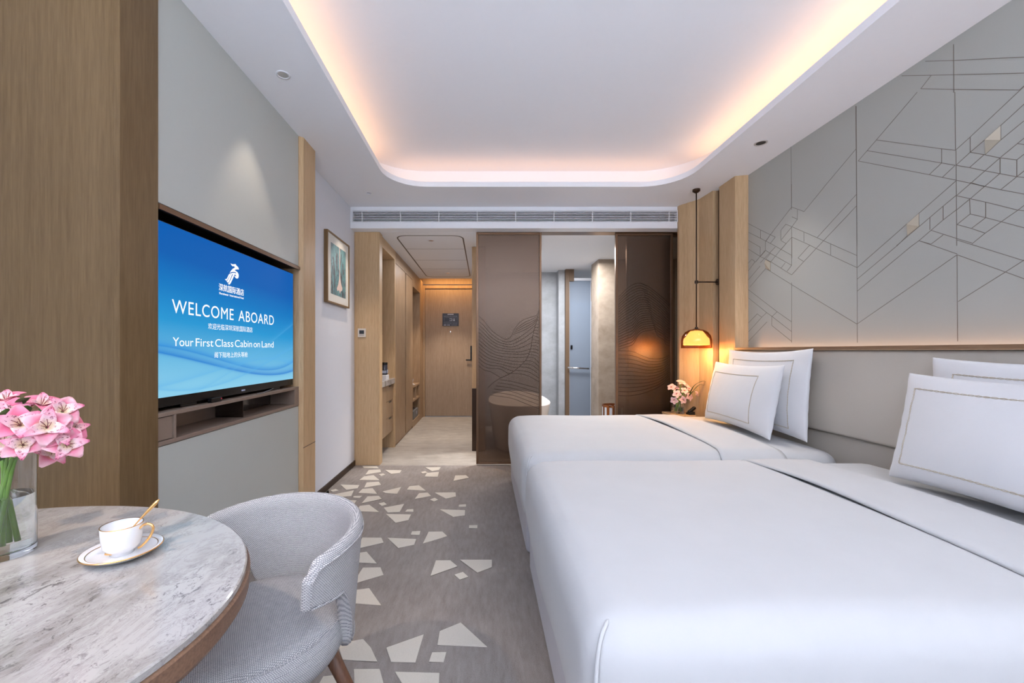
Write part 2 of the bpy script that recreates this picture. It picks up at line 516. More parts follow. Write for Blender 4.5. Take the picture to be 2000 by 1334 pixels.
def thing(o, label, cat, group=None):
    o['label'] = label; o['category'] = cat
    if group: o['group'] = group
    return o


def struct(o, label=None, cat=None):
    o['kind'] = 'structure'
    if label: o['label'] = label
    if cat: o['category'] = cat
    return o


def copy_tree(o, parent=None):
    c = o.copy(); C.objects.link(c); c.parent = parent
    for ch in list(o.children): copy_tree(ch, c)
    return c


def text_mesh(s, height, name, mat, parent, origin, right, up, width=None, align='LEFT', ext=0.0004, bold=0.0, space=1.0):
    """letters as a mesh lying in the plane (right, up) with cap height `height`"""
    cu = bpy.data.curves.new('t', 'FONT'); cu.body = s; cu.align_x = 'LEFT'; cu.size = 1.0; cu.extrude = 0.0; cu.offset = bold
    cu.space_character = space
    o = bpy.data.objects.new('t', cu); C.objects.link(o)
    bpy.context.view_layer.update()
    me = bpy.data.meshes.new_from_object(o.evaluated_get(bpy.context.evaluated_depsgraph_get()))
    bpy.data.objects.remove(o)
    xs = [v.co.x for v in me.vertices]; ys = [v.co.y for v in me.vertices]
    x0, x1, y0, y1 = min(xs), max(xs), min(ys), max(ys)
    sc = height; sx = (width / (x1 - x0)) if width else sc
    right, up, origin = Vector(right), Vector(up), Vector(origin); nrm = right.cross(up)
    cx = {'LEFT': x0, 'CENTER': (x0 + x1) / 2}[align]
    for v in me.vertices:
        v.co = origin + right * ((v.co.x - cx) * sx) + up * (v.co.y * sc) + nrm * ext
    me.name = name; me.materials.clear(); me.materials.append(mat)
    ob = bpy.data.objects.new(name, me); C.objects.link(ob); ob.parent = parent
    return ob


# ------------------------------------------------------------------ room shell
SZ = 2.661      # soffit height
o = struct(link('floor', boxes((-1.9, 2.35, -3.4, 4.286, -0.1, 0)), CARPET), 'grey-brown streaked carpet covering the bedroom floor', 'carpet')
bm = bmesh.new()
SH = """375,90 460,92 470,103 383,101|412,113 478,110 482,124 392,140|505,113 600,114 590,131 540,136|468,138 495,133 508,140 482,147
735,98 825,97 815,112 775,120|710,125 735,120 750,127 722,133|745,130 815,124 808,152 733,150|908,145 970,143 987,158 898,176
385,150 440,143 475,172 358,170|400,185 470,180 483,198 385,215|248,197 358,200 348,218 283,227|190,230 222,222 240,230 205,238
375,222 435,218 460,250 352,245|215,253 327,230 312,262 217,270|490,237 598,211 575,250 508,245|645,207 700,201 740,232 630,226
700,247 750,243 770,262 675,280|790,243 910,242 912,266 855,278|762,284 790,273 810,284 785,293|325,263 375,262 358,274 322,271
405,265 470,262 487,280 370,305|60,225 150,243 192,272 110,276|60,281 185,283 190,305 90,306|215,282 343,288 318,320 255,320
468,305 500,298 515,310 487,320|498,330 615,308 590,354 520,357|632,340 668,338 668,353 620,353|360,320 415,313 472,355 340,350
230,345 305,332 290,350 225,372|510,366 655,369 640,401 565,416|820,340 965,344 963,373 897,382|930,313 970,310 970,324 928,325
988,431 1036,430 1035,448 987,447|660,466 708,464 703,486 653,485|755,468 835,467 862,493 722,536|375,502 485,503 498,530 342,565
518,503 685,510 672,543 580,562|290,600 400,583 458,650 300,642|797,633 880,632 922,667 765,723|933,629 1119,629 1119,672 1035,704
902,716 952,699 984,727 935,744|378,675 480,673 497,716 318,768|260,812 415,793 485,892 250,872|818,1040 940,990 1092,1130 805,1118
512,1135 728,1058 680,1220 540,1216|775,1162 858,1160 842,1218 757,1216|235,1112 380,1085 425,1135 462,1215 260,1203
325,1258 475,1257 510,1385 330,1380|562,1273 818,1280 812,1400 650,1420|20,1250 110,1232 75,1275 10,1290|-60,1180 40,1160 60,1215 -90,1230
150,1300 240,1290 250,1360 110,1370|120,640 220,620 230,690 90,700|110,520 210,505 230,560 100,570"""
for ln in SH.replace('\n', '|').split('|'):
    pts = []
    for t in ln.split():
        a, b = t.split(','); pts.append(floor_at(580 + float(a) / 2.938, 880 + float(b) / 2.938))
    if pts[0][1] > 4.28: pts = [(x, min(y, 4.28)) for x, y in pts]
    if min(p[0] for p in pts) < -1.34 and pts[0][1] > 3.0: pts = [(max(x, -1.34), y) for x, y in pts]
    prism(pts, 0.0, 0.004, 'Z', bm)
link('carpet_motif', bm, CARPETP, o, bevel=0.002)
struct(link('floor', boxes((-1.9, 2.7, 4.286, 7.6, -0.1, 0)), TILE), 'pale beige tiled corridor and bathroom floor', 'floor')

# ceiling with cove
def rrect(x0, x1, y0, y1, r, n=8):
    pts = []
    for cx, cy, a in ((x1 - r, y1 - r, 0), (x0 + r, y1 - r, 90), (x0 + r, y0 + r, 180), (x1 - r, y0 + r, 270)):
        for k in range(n + 1):
            t = math.radians(a + 90 * k / n); pts.append((cx + r * math.cos(t), cy + r * math.sin(t)))
    return pts
bm = bmesh.new()
hole = rrect(-0.839, 1.735, -2.6, 3.65, 0.34)
outer = rrect(-1.07, 1.965, -2.83, 3.88, 0.52)
edge = [(-1.95, -3.4), (2.35, -3.4), (2.35, 4.165), (-1.95, 4.165)]
ev = [bm.verts.new((x, y, SZ)) for x, y in edge]; hv = [bm.verts.new((x, y, SZ)) for x, y in hole]
es = [bm.edges.new((ev[i], ev[(i + 1) % 4])) for i in range(4)] + [bm.edges.new((hv[i], hv[(i + 1) % len(hv)])) for i in range(len(hv))]
bmesh.ops.triangle_fill(bm, edges=es, use_beauty=True)
n = len(hole)
cxm, cym = 0.448, 0.5
def ring(pts, z): return [bm.verts.new((x, y, z)) for x, y in pts]
def off(pts, d): return [(x + (d if x > cxm else -d), y + (d if y > cym else -d)) for x, y in pts]
loops = [hv, ring(hole, SZ + 0.045), ring(off(hole, 0.018), SZ + 0.045), ring(off(hole, 0.018), SZ + 0.02), ring(outer, SZ + 0.02), ring(outer, 2.90)]
for a, b in zip(loops, loops[1:]):
    for k in range(n): bm.faces.new((a[k], a[(k + 1) % n], b[(k + 1) % n], b[k]))
bm.faces.new(loops[-1])
ceil = struct(link('ceiling', bm, CEIL, auto=35), 'white ceiling with a warm glowing recessed cove', 'ceiling')
link('roof_slab', boxes((-1.95, 2.35, -3.4, 4.165, 2.95, 3.05)), CEIL, ceil)
# dropped beam over the opening and corridor / bathroom ceiling
c2 = struct(link('ceiling', boxes((-1.37, 2.2, 4.16, 4.30, 2.443, 2.51), (-1.37, 2.2, 4.16, 4.30, 2.618, 2.95), (-1.37, -1.335, 4.16, 4.30, 2.51, 2.618),
                                  (1.965, 2.2, 4.16, 4.30, 2.51, 2.618), (-1.9, 2.7, 4.30, 7.06, 2.443, 2.55), (-0.1, 2.7, 7.06, 7.6, 2.443, 2.55),
                                  (-1.9, -0.1, 7.06, 7.6, 2.60, 2.66)), CEIL, bevel=0.003),
            'white dropped ceiling over the corridor and bathroom', 'ceiling')
# corridor access panel outline on the ceiling
bm = bmesh.new(); rr = rrect(-0.955, -0.23, 4.42, 6.9, 0.12, 6); rr = rr + [rr[0]]
strip(bm, [(x, y, 2.443) for x, y in rr], 0.014, (0, 0, -1), 0.0015)
link('access_panel_outline', bm, DARKN, c2)
bm = bmesh.new()
for y in (5.0, 5.62, 6.22): strip(bm, [(-0.945, y, 2.443), (-0.24, y, 2.443)], 0.006, (0, 0, -1), 0.001)
link('access_panel_joint', bm, GREYBOX, c2)

struct(link('wall_left', boxes((-1.469, -1.355, 3.051, 4.285, 0, 2.66)), WALLP), 'white painted wall beside the television niche', 'wall')
struct(link('wall_left', boxes((-1.6, -1.471, 1.445, 7.6, 0, 2.9)), WALLP), 'wall behind the television niche and corridor joinery', 'wall')
struct(link('wall_left', boxes((-1.9, -1.8, -3.4, 1.41, 0, 2.9)), WALLP), 'left wall of the dining corner by the window', 'wall')
struct(link('baseboard_left', boxes((-1.355, -1.343, 3.04, 4.284, 0, 0.055)), DBRONZE, bevel=0.002), 'dark brown baseboard below the white wall', 'baseboard')
wr = struct(link('wall_right', boxes((2.2, 2.32, -3.4, 4.30, 0, 2.9), (2.6, 2.7, 4.30, 7.6, 0, 2.6), (2.2, 2.6, 4.286, 4.40, 0, 2.6)), WALLUP), 'sage grey upholstered wall with stitched geometric line pattern', 'wall')
struct(link('wall_front', boxes((-1.9, -1.3, 7.5, 7.62, 0, 2.7), (-1.3, -0.08, 7.5, 7.62, 2.415, 2.7), (-0.08, 2.7, 7.5, 7.62, 0, 2.7)), OAK_D), 'oak-panelled end wall around the entry door', 'wall')
# window wall behind the camera
struct(link('wall_back', boxes((-1.9, -1.25, -3.5, -3.4, 0, 2.9), (1.95, 2.32, -3.5, -3.4, 0, 2.9), (-1.25, 1.95, -3.5, -3.4, 0, 0.3), (-1.25, 1.95, -3.5, -3.4, 2.6, 2.9)), WALLP), 'white wall around the wide window', 'wall')
wf = struct(link('window_1', boxes((-1.25, -1.2, -3.48, -3.42, 0.3, 2.6), (1.9, 1.95, -3.48, -3.42, 0.3, 2.6), (0.33, 0.38, -3.48, -3.42, 0.3, 2.6), (-1.2, 1.9, -3.48, -3.42, 0.3, 0.35), (-1.2, 1.9, -3.48, -3.42, 2.55, 2.6)), DBRONZE))
link('window_pane', boxes((-1.2, 1.9, -3.453, -3.447, 0.35, 2.55)), WPANE, wf)

# stitched line pattern on the right wall
XW = 2.2
bm = bmesh.new()
def wl(spec, ou, ov, sc, wd, bm=bm):
    for ln in spec.replace('\n', '|').split('|'):
        q = []
        for t in ln.split():
            a, b = t.split(','); Y, Z = wall_at(ou + float(a) / sc, ov + float(b) / sc, XW); q.append((XW, Y, Z))
        if q[-1][1] < 1.70 and len(q) > 1 and q[-2][1] > q[-1][1]:   # lines run on past the picture edge
            a_, b_ = Vector(q[-2]), Vector(q[-1]); q.append(tuple(b_ + (b_ - a_).normalized() * 0.45))
        strip(bm, q, wd, (-1, 0, 0), 0.0008)
wl("""75,312 190,372 310,430 270,480|70,380 190,440 275,484 443,578 443,650|70,445 187,512 187,585|68,513 187,588 275,632 443,738 490,685 640,525 700,462 972,175
190,372 190,440|443,185 545,222 725,0|443,185 270,410 235,462|490,208 490,285 445,345|445,265 490,285|445,345 395,325 355,375 355,457 398,483 355,533
445,345 650,435 700,458 975,580|445,345 360,450|445,430 590,495 495,600|445,430 355,530 270,635|543,388 543,468|650,435 972,80|495,600 540,628|590,495 640,522 760,578 975,678
760,487 760,578|230,465 230,538 270,562 232,610 232,685 440,815 978,1140|310,510 187,640|225,540 150,632|187,590 230,540|270,562 443,660|390,640 355,685|443,660 405,708
270,410 230,465|68,668 118,610 145,630 68,735|187,665 68,805|232,685 100,840|232,610 270,635 270,705|78,848 325,1038 443,1120|78,915 240,1045 282,1075 443,1200
325,1038 282,1078 282,1150 443,1280|240,1045 200,1082 80,1215|75,1145 162,1055 200,1082|242,1120 90,1280|443,185 443,0|443,345 443,660|443,800 443,1290|445,430 445,600""", 1440, 360, 4.17, 0.0025)
bm2 = bmesh.new()
wl("""50,120 62,1334|230,415 585,0|150,508 230,415|72,598 150,508|72,598 690,717 800,740 925,765 1310,847 1512,885|150,508 797,615 915,635|230,415 797,492 920,505
797,492 797,615 690,717|915,635 803,740|912,0 918,505|922,505 928,1334|922,500 1045,390 1460,0|1045,390 1045,522 1165,543 1300,570 1450,588 1512,540
1177,410 1310,290 1310,415 1177,540 1177,410|1045,522 1177,410|1310,290 1512,105|1310,415 1512,250|1165,543 1040,655 922,635|1045,522 922,635|1040,655 1170,683 1450,735 1512,740
1305,570 930,895|1305,570 1305,705 1170,820|1310,565 1455,447 1512,400|1455,447 1512,455|1450,588 1450,735 1310,847|1450,735 1512,685|1170,820 1050,922|1045,785 1170,820
920,772 600,1052 500,1140 500,1245 600,1165 600,1052|500,1140 280,1334|925,895 810,990 695,1088 405,1334|500,1245 410,1334|810,990 810,1110 705,1200 600,1290 540,1334
925,1022 810,1110|695,1088 695,1195|705,1200 925,1270 1060,1310|810,1240 705,1320 600,1290|928,900 1180,955 1460,1025 1512,1030|1040,925 1045,1058 1180,1090 1315,1125 1512,1178
928,1022 1040,930|1180,955 1180,1090 1060,1180|1045,1058 930,1150 1060,1185 1175,1225 1315,1125 1460,1025 1512,985|1175,1225 1060,1318""", 1660, 180, 4.447, 0.0026, bm2)
wl("""443,395 447,1275|700,228 805,225 1067,212|612,282 722,280 805,278 1067,272|722,280 683,330 808,333 1050,335 1067,320|805,165 806,345|818,950 820,1270
447,995 539,914|447,1038 595,914|447,1083 650,914|447,1205 818,948|818,948 998,1012 1067,1037|818,893 1067,970|998,1012 822,1122|998,1012 1067,968
675,895 818,945|200,545 202,780|331,686 443,553""", 1440, 0, 1.905, 0.0025, bm2)
link('stitched_line', bm, GROOVE, wr); link('stitched_line', bm2, GROOVE, wr)
bm = bmesh.new()
for (ou, ov, sc, pl) in ((1660, 180, 4.447, ((1177, 410), (1310, 290), (1310, 415), (1177, 540))), (1660, 180, 4.447, ((500, 1140), (600, 1052), (600, 1165), (500, 1245))),
                         (1440, 360, 4.17, ((232, 612), (270, 637), (270, 705), (232, 685)))):
    q = [wall_at(ou + a / sc, ov + b / sc, XW) for a, b in pl]
    vs = [bm.verts.new((XW - 0.001, y, z)) for y, z in q]; c = bm.verts.new((XW - 0.02, q[0][0] * .75 + q[2][0] * .25, (q[0][1] * .7 + q[2][1] * .3)))
    for k in range(4): bm.faces.new((vs[k], vs[(k + 1) % 4], c))
link('raised_facet', bm, FACET, wr)

# oak panels at the far end of the right wall
def vpanel(name, pts, mat, z0=0.0, z1=SZ, th=0.03):
    """upright board following plan points pts; thickness away from the room"""
    bm = bmesh.new(); P = [Vector((x, y, 0)) for x, y in pts]
    bk = []
    for i, p in enumerate(P):
        t = (P[min(i + 1, len(P) - 1)] - P[max(i - 1, 0)]).normalized(); bk.append(p + Vector((-t.y, t.x, 0)) * th)
    poly = [(p.x, p.y) for p in P] + [(p.x, p.y) for p in reversed(bk)]
    prism(poly, z0, z1, 'Z', bm); return bm
t1 = struct(link('trim_1', prism([(2.10, 3.424), (2.10, 3.655), (2.18, 3.665), (2.199, 3.665), (2.199, 3.405), (2.192, 3.405)], 0, SZ), OAK), 'oak corner pilaster between headboard and pendant lamp', 'wall panel')
t2 = struct(link('trim_2', prism([(2.09, 3.738), (2.075, 3.95), (1.965, 4.12), (1.965, 4.158), (2.199, 4.158), (2.199, 3.738)], 0, SZ), OAK), 'oak panel behind the pendant lamp, angled at the sliding screen', 'wall panel')
struct(link('trim_3', boxes((2.14, 2.199, 3.666, 3.737, 0, SZ)), DBRONZE), 'dark recessed groove between the oak panels', 'wall panel')

# left: oak return and panel round the television niche, slim column, sage panels
t4 = struct(link('trim_4', boxes((-1.9, -1.275, 1.412, 1.44, 0, SZ), (-1.275, -1.255, 1.412, 1.579, 0, SZ), (-1.29, -1.275, 1.44, 1.579, 0, SZ)), OAK_L, bevel=0.001), 'tall oak panel behind the marble table', 'wall panel')
t5 = struct(link('trim_5', prism([(-1.47, 2.79), (-1.26, 2.79), (-1.235, 2.805), (-1.235, 3.0), (-1.252, 3.03), (-1.354, 3.05), (-1.354, 3.03), (-1.47, 3.03)], 0, SZ), OAK), 'slim oak column between television niche and white wall', 'wall panel')
bm = bmesh.new(); strip(bm, [(-1.235, 2.80, 0.535), (-1.235, 3.0, 0.535)], 0.004, (1, 0, 0), 0.001); link('panel_joint', bm, DARKN, t5)
struct(link('trim_6', boxes((-1.30, -1.26, 1.58, 2.785, 1.775, SZ)), GREYP, bevel=0.002), 'sage grey panel above the television', 'wall panel')
struct(link('trim_7', boxes((-1.30, -1.26, 1.58, 2.785, 0, 0.825)), GREYP, bevel=0.002), 'sage grey panel below the media shelf', 'wall panel')
# niche lining
ni = struct(link('trim_8', boxes((-1.46, -1.44, 1.58, 2.79, 0.95, 1.775), (-1.44, -1.258, 1.58, 2.787, 1.758, 1.774)), [DARKN]), 'dark lining of the television niche', 'wall panel')
link('niche_edge', boxes((-1.262, -1.250, 1.58, 2.787, 1.748, 1.768)), BRONZE, ni)

# ------------------------------------------------------------------ television
XT = -1.285
tv = thing(empty('television', (XT, 2.15, 0.955)), 'large flat television showing a blue welcome screen in the wall niche', 'television')
def T(bm): return moved(bm, Matrix.Translation((-XT, -2.15, -0.955)))
link('casing', T(boxes((XT - 0.05, XT - 0.002, 1.585, 2.762, 0.972, 1.722))), BLACK, tv, bevel=0.004)


def mat_screen():
    n = N('screen_picture'); n.base((0, 0, 0, 1)); n.p(0.5, 0, 0.1)
    tc = n.n('ShaderNodeTexCoord'); sp = n.n('ShaderNodeSeparateXYZ'); n.l(tc.outputs['Object'], sp.inputs[0])
    y = n.math('ADD', sp.outputs[1], 0.05); z = n.math('ADD', sp.outputs[2], 0.955)   # y measured from Y = 2.1
    t = n.math('DIVIDE', n.math('SUBTRACT', z, 1.01), 0.71)
    t = n.math('ADD', t, n.math('MULTIPLY', y, 0.06))
    col = n.ramp(t, [(0.0, srgb(142, 208, 236)), (0.22, srgb(104, 184, 226)), (0.42, srgb(40, 152, 212)), (0.62, srgb(14, 122, 196)), (0.80, srgb(4, 96, 180)), (1.0, srgb(0, 92, 178))])
    def swoosh(c, wd, colr, amt, one=True):
        nonlocal col
        a, b, d, e = c
        p = n.math('ADD', n.math('MULTIPLY', n.math('ADD', n.math('MULTIPLY', n.math('ADD', n.math('MULTIPLY', y, a), b), y), d), y), e)
        dd = n.math('SUBTRACT', z, p)
        # crisp lower edge, soft upper edge
        up = n.math('DIVIDE', dd, wd)
        g = n.math('POWER', 2.718, n.math('MULTIPLY', n.math('ABSOLUTE', up), -1.0))
        lo = n.math('POWER', 2.718, n.math('MULTIPLY', n.math('ABSOLUTE', n.math('DIVIDE', dd, wd * 0.25)), -1.0))
        sel = n.math('GREATER_THAN', dd, 0.0)
        f = n.math('ADD', n.math('MULTIPLY', g, sel), n.math('MULTIPLY', lo, n.math('SUBTRACT', 1.0, sel)))
        col = n.mix(n.math('MULTIPLY', f, amt), col, colr)
    swoosh((0.1581, 0.0883, -0.1831, 1.1026), 0.02, srgb(20, 120, 210), 0.85)
    swoosh((0.3048, 0.0961, -0.2074, 1.133), 0.012, srgb(30, 130, 216), 0.7)
    swoosh((0.30, 0.09, -0.20, 1.142), 0.006, srgb(70, 160, 226), 0.5)
    swoosh((-0.2352, -0.109, 0.1405, 1.1245), 0.02, srgb(90, 176, 232), 0.45)
    swoosh((-0.1832, 0.2513, 0.172, 1.0517), 0.012, srgb(90, 176, 232), 0.5)
    swoosh((-0.1, 0.16, 0.36, 1.10), 0.012, srgb(96, 180, 232), 0.35)
    n.l(col, n.b.inputs['Emission Color']); n.b.inputs['Emission Strength'].default_value = 0.86
    return n.m
scr = link('screen', T(boxes((XT - 0.003, XT, 1.585, 2.758, 1.012, 1.716))), mat_screen(), tv)
WT = N('screen_lettering'); WT.base((0, 0, 0, 1)); WT.b.inputs['Emission Color'].default_value = (1, 1, 1, 1); WT.b.inputs['Emission Strength'].default_value = 0.95; WT = WT.m
def scrtext(s, capZ0, capH, spans, name, bold=0.0, cjk=False, space=1.0):
    """spans: start and end of each word along the screen"""
    for wd_, (a, b) in zip(s.split(' '), spans):
        desc = 0.0
        text_mesh(wd_, capH / (0.73 if not cjk else 0.88), name, WT, scr, (0, a - 2.15, capZ0 - 0.955), (0, 1, 0), (0, 0, 1), width=b - a, ext=0.0008, bold=bold, space=space)
def uy(u): return F * -XT / (CX - u)
def sp_(*us): return [(uy(us[k]), uy(us[k + 1])) for k in range(0, len(us), 2)]
scrtext('WELCOME ABOARD', 1.3565, 0.0600, sp_(335.5, 456, 465.5, 534.5), 'welcome_lettering', 0.0, space=1.1)
scrtext('欢迎光临深圳深航国际酒店', 1.3035, 0.0275, [(1.908, 2.274)], 'greeting_lettering', 0.0, True)
scrtext('Your First Class Cabin on Land', 1.2195, 0.0385, sp_(337, 377.5, 382, 416.5, 420, 455.5, 458.5, 492, 495, 507.5, 511, 534), 'slogan_lettering', 0.0)
scrtext('阁下陆地上的头等舱', 1.1680, 0.0265, [(1.954, 2.227)], 'slogan_translation_lettering', 0.0, True)
scrtext('深航国际酒店', 1.4960, 0.0330, [(1.985, 2.192)], 'hotel_name_lettering', 0.012, True)
scrtext('Shenzhenair International Hotel', 1.4755, 0.0105, [(1.988, 2.062), (2.070, 2.155), (2.160, 2.190)], 'hotel_subtitle_lettering', 0.02)
# bird emblem
def ez(pts):
    q = []
    for a, b in pts:
        Y, Z = wall_at(420 + a / 13.34, 500 + b / 13.34, XT); q.append((Y - 2.15, Z - 0.955))
    return q
bm = bmesh.new()
BIRD = (  # crest and head, neck with outer wing, inner wing arc, three tail feathers
    ((398, 185), (428, 210), (470, 218), (530, 210), (552, 248), (600, 292), (614, 330), (610, 360), (588, 345), (592, 318), (560, 300), (512, 300), (490, 262), (455, 270), (425, 240)),
    ((585, 345), (592, 318), (560, 300), (512, 303), (455, 335), (410, 385), (378, 440), (420, 420), (480, 415), (520, 420), (545, 396), (488, 378), (530, 356)),
    ((520, 420), (545, 396), (585, 425), (610, 480), (613, 530), (600, 575), (570, 592), (535, 575), (505, 535), (515, 510), (540, 545), (560, 550), (580, 525), (578, 480), (555, 440)),
    ((375, 462), (440, 445), (500, 440), (540, 455), (560, 490), (552, 520), (528, 490), (500, 475), (440, 478), (410, 485), (370, 478)),
    ((360, 470), (392, 492), (350, 560), (312, 632), (292, 645), (250, 605), (296, 600), (325, 545)),
    ((398, 490), (440, 482), (400, 580), (350, 690), (325, 692), (292, 655), (320, 648), (360, 565)),
    ((462, 482), (508, 480), (455, 600), (400, 715), (368, 747), (325, 722), (352, 708), (405, 610)))
for pl in BIRD:
    q = ez(pl); vs = [bm.verts.new((0.0009, y, z)) for y, z in q]
    f = bm.faces.new(vs)
bmesh.ops.triangulate(bm, faces=bm.faces[:])
link('bird_emblem', bm, WT, scr)
text_mesh('HUII', 0.010, 'bezel_mark', PRINT, tv, (0.0003, 2.183 - 2.15, 0.992 - 0.955), (0, 1, 0), (0, 0, 1), width=0.03) if False else link('bezel_mark', T(boxes((XT - 0.002, XT + 0.0002, 2.175, 2.205, 0.985, 0.993))), PRINT, tv)
for q in (1.75, 2.5): link('stand_foot', T(boxes((XT - 0.045, XT - 0.01, q, q + 0.1, 0.958, 0.974))), BLACK, tv, bevel=0.003)

# media shelf under it
ms = thing(empty('media_shelf', (-1.26, 2.18, 0.83)), 'taupe media shelf with open compartment built in below the television', 'shelf')
def T(bm): return moved(bm, Matrix.Translation((1.26, -2.18, -0.83)))
link('carcass', T(boxes((-1.44, -1.256, 1.58, 2.783, 0.94, 0.957), (-1.44, -1.256, 1.58, 2.783, 0.828, 0.845), (-1.44, -1.43, 1.58, 2.783, 0.845, 0.94), (-1.44, -1.256, 2.718, 2.783, 0.845, 0.94), (-1.44, -1.256, 1.662, 1.674, 0.845, 0.94))), MAUVE, ms, bevel=0.0015)
link('flap_door', T(boxes((-1.28, -1.262, 1.582, 1.66, 0.848, 0.937))), MAUVE, ms, bevel=0.001)
o = link('smoked_divider', T(boxes((-1.425, -1.415, 2.18, 2.717, 0.846, 0.939), (-1.425, -1.28, 2.175, 2.180, 0.846, 0.939))), BROWNG, ms); o['label'] = 'dark smoked glass back of the right half'
sb = thing(link('set_top_box', boxes((-1.282, -1.262, 1.90, 1.975, 0.957, 0.978)), BLACK, bevel=0.002), 'small black receiver box under the middle of the television', 'receiver')
link('indicator_light', boxes((-1.2625, -1.2615, 1.968, 1.973, 0.968, 0.973)), plain('red_led', srgb(160, 30, 60), 0.4, emit=(1, .05, .1, 1), es=0.6), sb)
thing(link('power_cable', tube(spline([(-1.264, 2.28, 0.961), (-1.262, 2.33, 0.959), (-1.266, 2.37, 0.962), (-1.264, 2.42, 0.968), (-1.27, 2.47, 0.972)]), 0.002, 6), GREYBOX, smooth=True), 'thin grey cable curling on the shelf below the television', 'cable')

# ------------------------------------------------------------------ framed picture
pf = thing(empty('framed_picture', (-1.338, 3.75, 1.925)), 'framed aerial coast picture hanging on the white wall', 'picture')
def fr(bm): return moved(bm, Matrix.Translation((1.338, -3.75, -1.925)))
link('frame', fr(boxes((-1.355, -1.321, 3.468, 3.482, 1.615, 2.232), (-1.355, -1.321, 4.018, 4.032, 1.615, 2.232), (-1.355, -1.321, 3.482, 4.018, 1.615, 1.629), (-1.355, -1.321, 3.482, 4.018, 2.218, 2.232))), plain('brass_frame', srgb(140, 112, 78), 0.35, 0.5), pf, bevel=0.001)
link('mount', fr(boxes((-1.35, -1.33, 3.482, 4.018, 1.629, 2.218))), plain('mount_board', srgb(226, 224, 218), 0.8), pf)
n = N('coast_print'); v = n.coords((1, 3, 1)); a = n.noise(v, 4, 8, 0.7, 1.5); b = n.noise(n.coords(), 30, 6, 0.7)
n.base(n.ramp(n.math('ADD', n.math('MULTIPLY', a, .8), n.math('MULTIPLY', b, .25)), [(0.40, srgb(52, 54, 62)), (0.49, srgb(84, 90, 98)), (0.53, srgb(92, 140, 148)), (0.75, srgb(134, 176, 180))])); n.p(0.4)
art = link('print', fr(boxes((-1.33, -1.3285, 3.56, 3.94, 1.70, 2.145))), n.m, pf)
link('sand_spit', fr(prism([(3.765, 2.145), (3.768, 1.93), (3.762, 1.86), (3.735, 1.80), (3.70, 1.765), (3.71, 1.74), (3.755, 1.755), (3.785, 1.725), (3.80, 1.75), (3.835, 1.76), (3.845, 1.785), (3.815, 1.815), (3.79, 1.865), (3.782, 1.93), (3.778, 2.145)], -1.3285, -1.3278, 'X')), plain('pale_sand', srgb(226, 204, 196), 0.8), art)

# ------------------------------------------------------------------ air grille
gr = thing(empty('air_vent', (0.315, 4.16, 2.565)), 'long white slatted air vent along the ceiling beam', 'vent')
def T(bm): return moved(bm, Matrix.Translation((-0.315, -4.16, -2.565)))
link('vent_frame', T(boxes((-1.335, 1.965, 4.15, 4.165, 2.505, 2.513), (-1.335, 1.965, 4.15, 4.165, 2.617, 2.626), (-1.335, -1.327, 4.15, 4.165, 2.513, 2.617), (1.957, 1.965, 4.15, 4.165, 2.513, 2.617))), WHITEM, gr)
for k in range(6):
    z = 2.524 + k * 0.0168
    link('slat', T(boxes((-1.327, 1.957, 4.153, 4.163, z, z + 0.0065))), WHITEM, gr)
for k in range(9):
    x = -1.24 + k * 0.39; link('support_bar', T(boxes((x, x + 0.006, 4.156, 4.18, 2.513, 2.617))), WHITEM, gr)
link('dark_plenum', T(boxes((-1.333, 1.963, 4.215, 4.225, 2.512, 2.616))), BLACK, gr)

# ------------------------------------------------------------------ corridor joinery
XF = -1.105
struct(link('trim_9', boxes((-1.354, XF + 0.014, 4.286, 4.40, 0, 2.443)), OAK, bevel=0.002), 'oak end panel carrying the thermostat', 'wall panel')
th = thing(empty('thermostat', (-1.274, 4.286, 1.387)), 'cream square thermostat with dark display on the oak end panel', 'thermostat')
link('face_plate', boxes((-0.042, 0.042, -0.012, 0, -0.045, 0.045)), BEIGEP, th, bevel=0.003)
link('display', boxes((-0.026, 0.024, -0.0135, -0.012, -0.012, 0.026)), plain('lcd', srgb(48, 54, 62), 0.2), th)
link('button_bar', boxes((-0.026, 0.024, -0.0135, -0.012, -0.026, -0.021)), GREYBOX, th)
mb = thing(empty('minibar_cabinet', (XF, 4.75, 0)), 'oak minibar cabinet with three drawers below the marble counter', 'cabinet')
def T(bm, y=4.75): return moved(bm, Matrix.Translation((-XF, -y, 0)))
link('surround', T(boxes((-1.47, XF, 4.401, 5.12, 2.33, 2.4425), (-1.47, XF, 5.08, 5.12, 0, 2.33), (-1.469, -1.45, 4.401, 5.08, 0, 2.33))), OAK, mb)
link('carcass', T(boxes((-1.449, XF - 0.045, 4.402, 5.078, 0.218, 0.797))), OAK_D, mb)
link('door', T(boxes((XF - 0.045, XF - 0.02, 4.403, 4.718, 0.218, 0.79))), OAK_D, mb, bevel=0.002)
for z0, z1 in ((0.218, 0.405), (0.410, 0.60), (0.605, 0.79)):
    d = link('drawer', T(boxes((XF - 0.045, XF - 0.02, 4.722, 5.077, z0, z1))), OAK_D, mb, bevel=0.002)
    link('finger_notch', T(boxes((XF - 0.0215, XF - 0.0195, 4.85, 4.99, z1 - 0.022, z1 - 0.002))), DARKN, d)
thing(link('countertop', boxes((-1.449, XF + 0.004, 4.402, 5.078, 0.798, 0.863)), mat_marble('white_marble', 4), bevel=0.003), 'thick white marble counter in the corridor niche', 'countertop')
uc = thing(empty('wall_mirror_cabinet', (-1.207, 4.65, 1.86)), 'slim wall cabinet hanging above the marble counter', 'cabinet')
link('carcass', boxes((-0.24, -0.012, -0.245, 0.25, -0.47, 0.465)), OAK_D, uc)
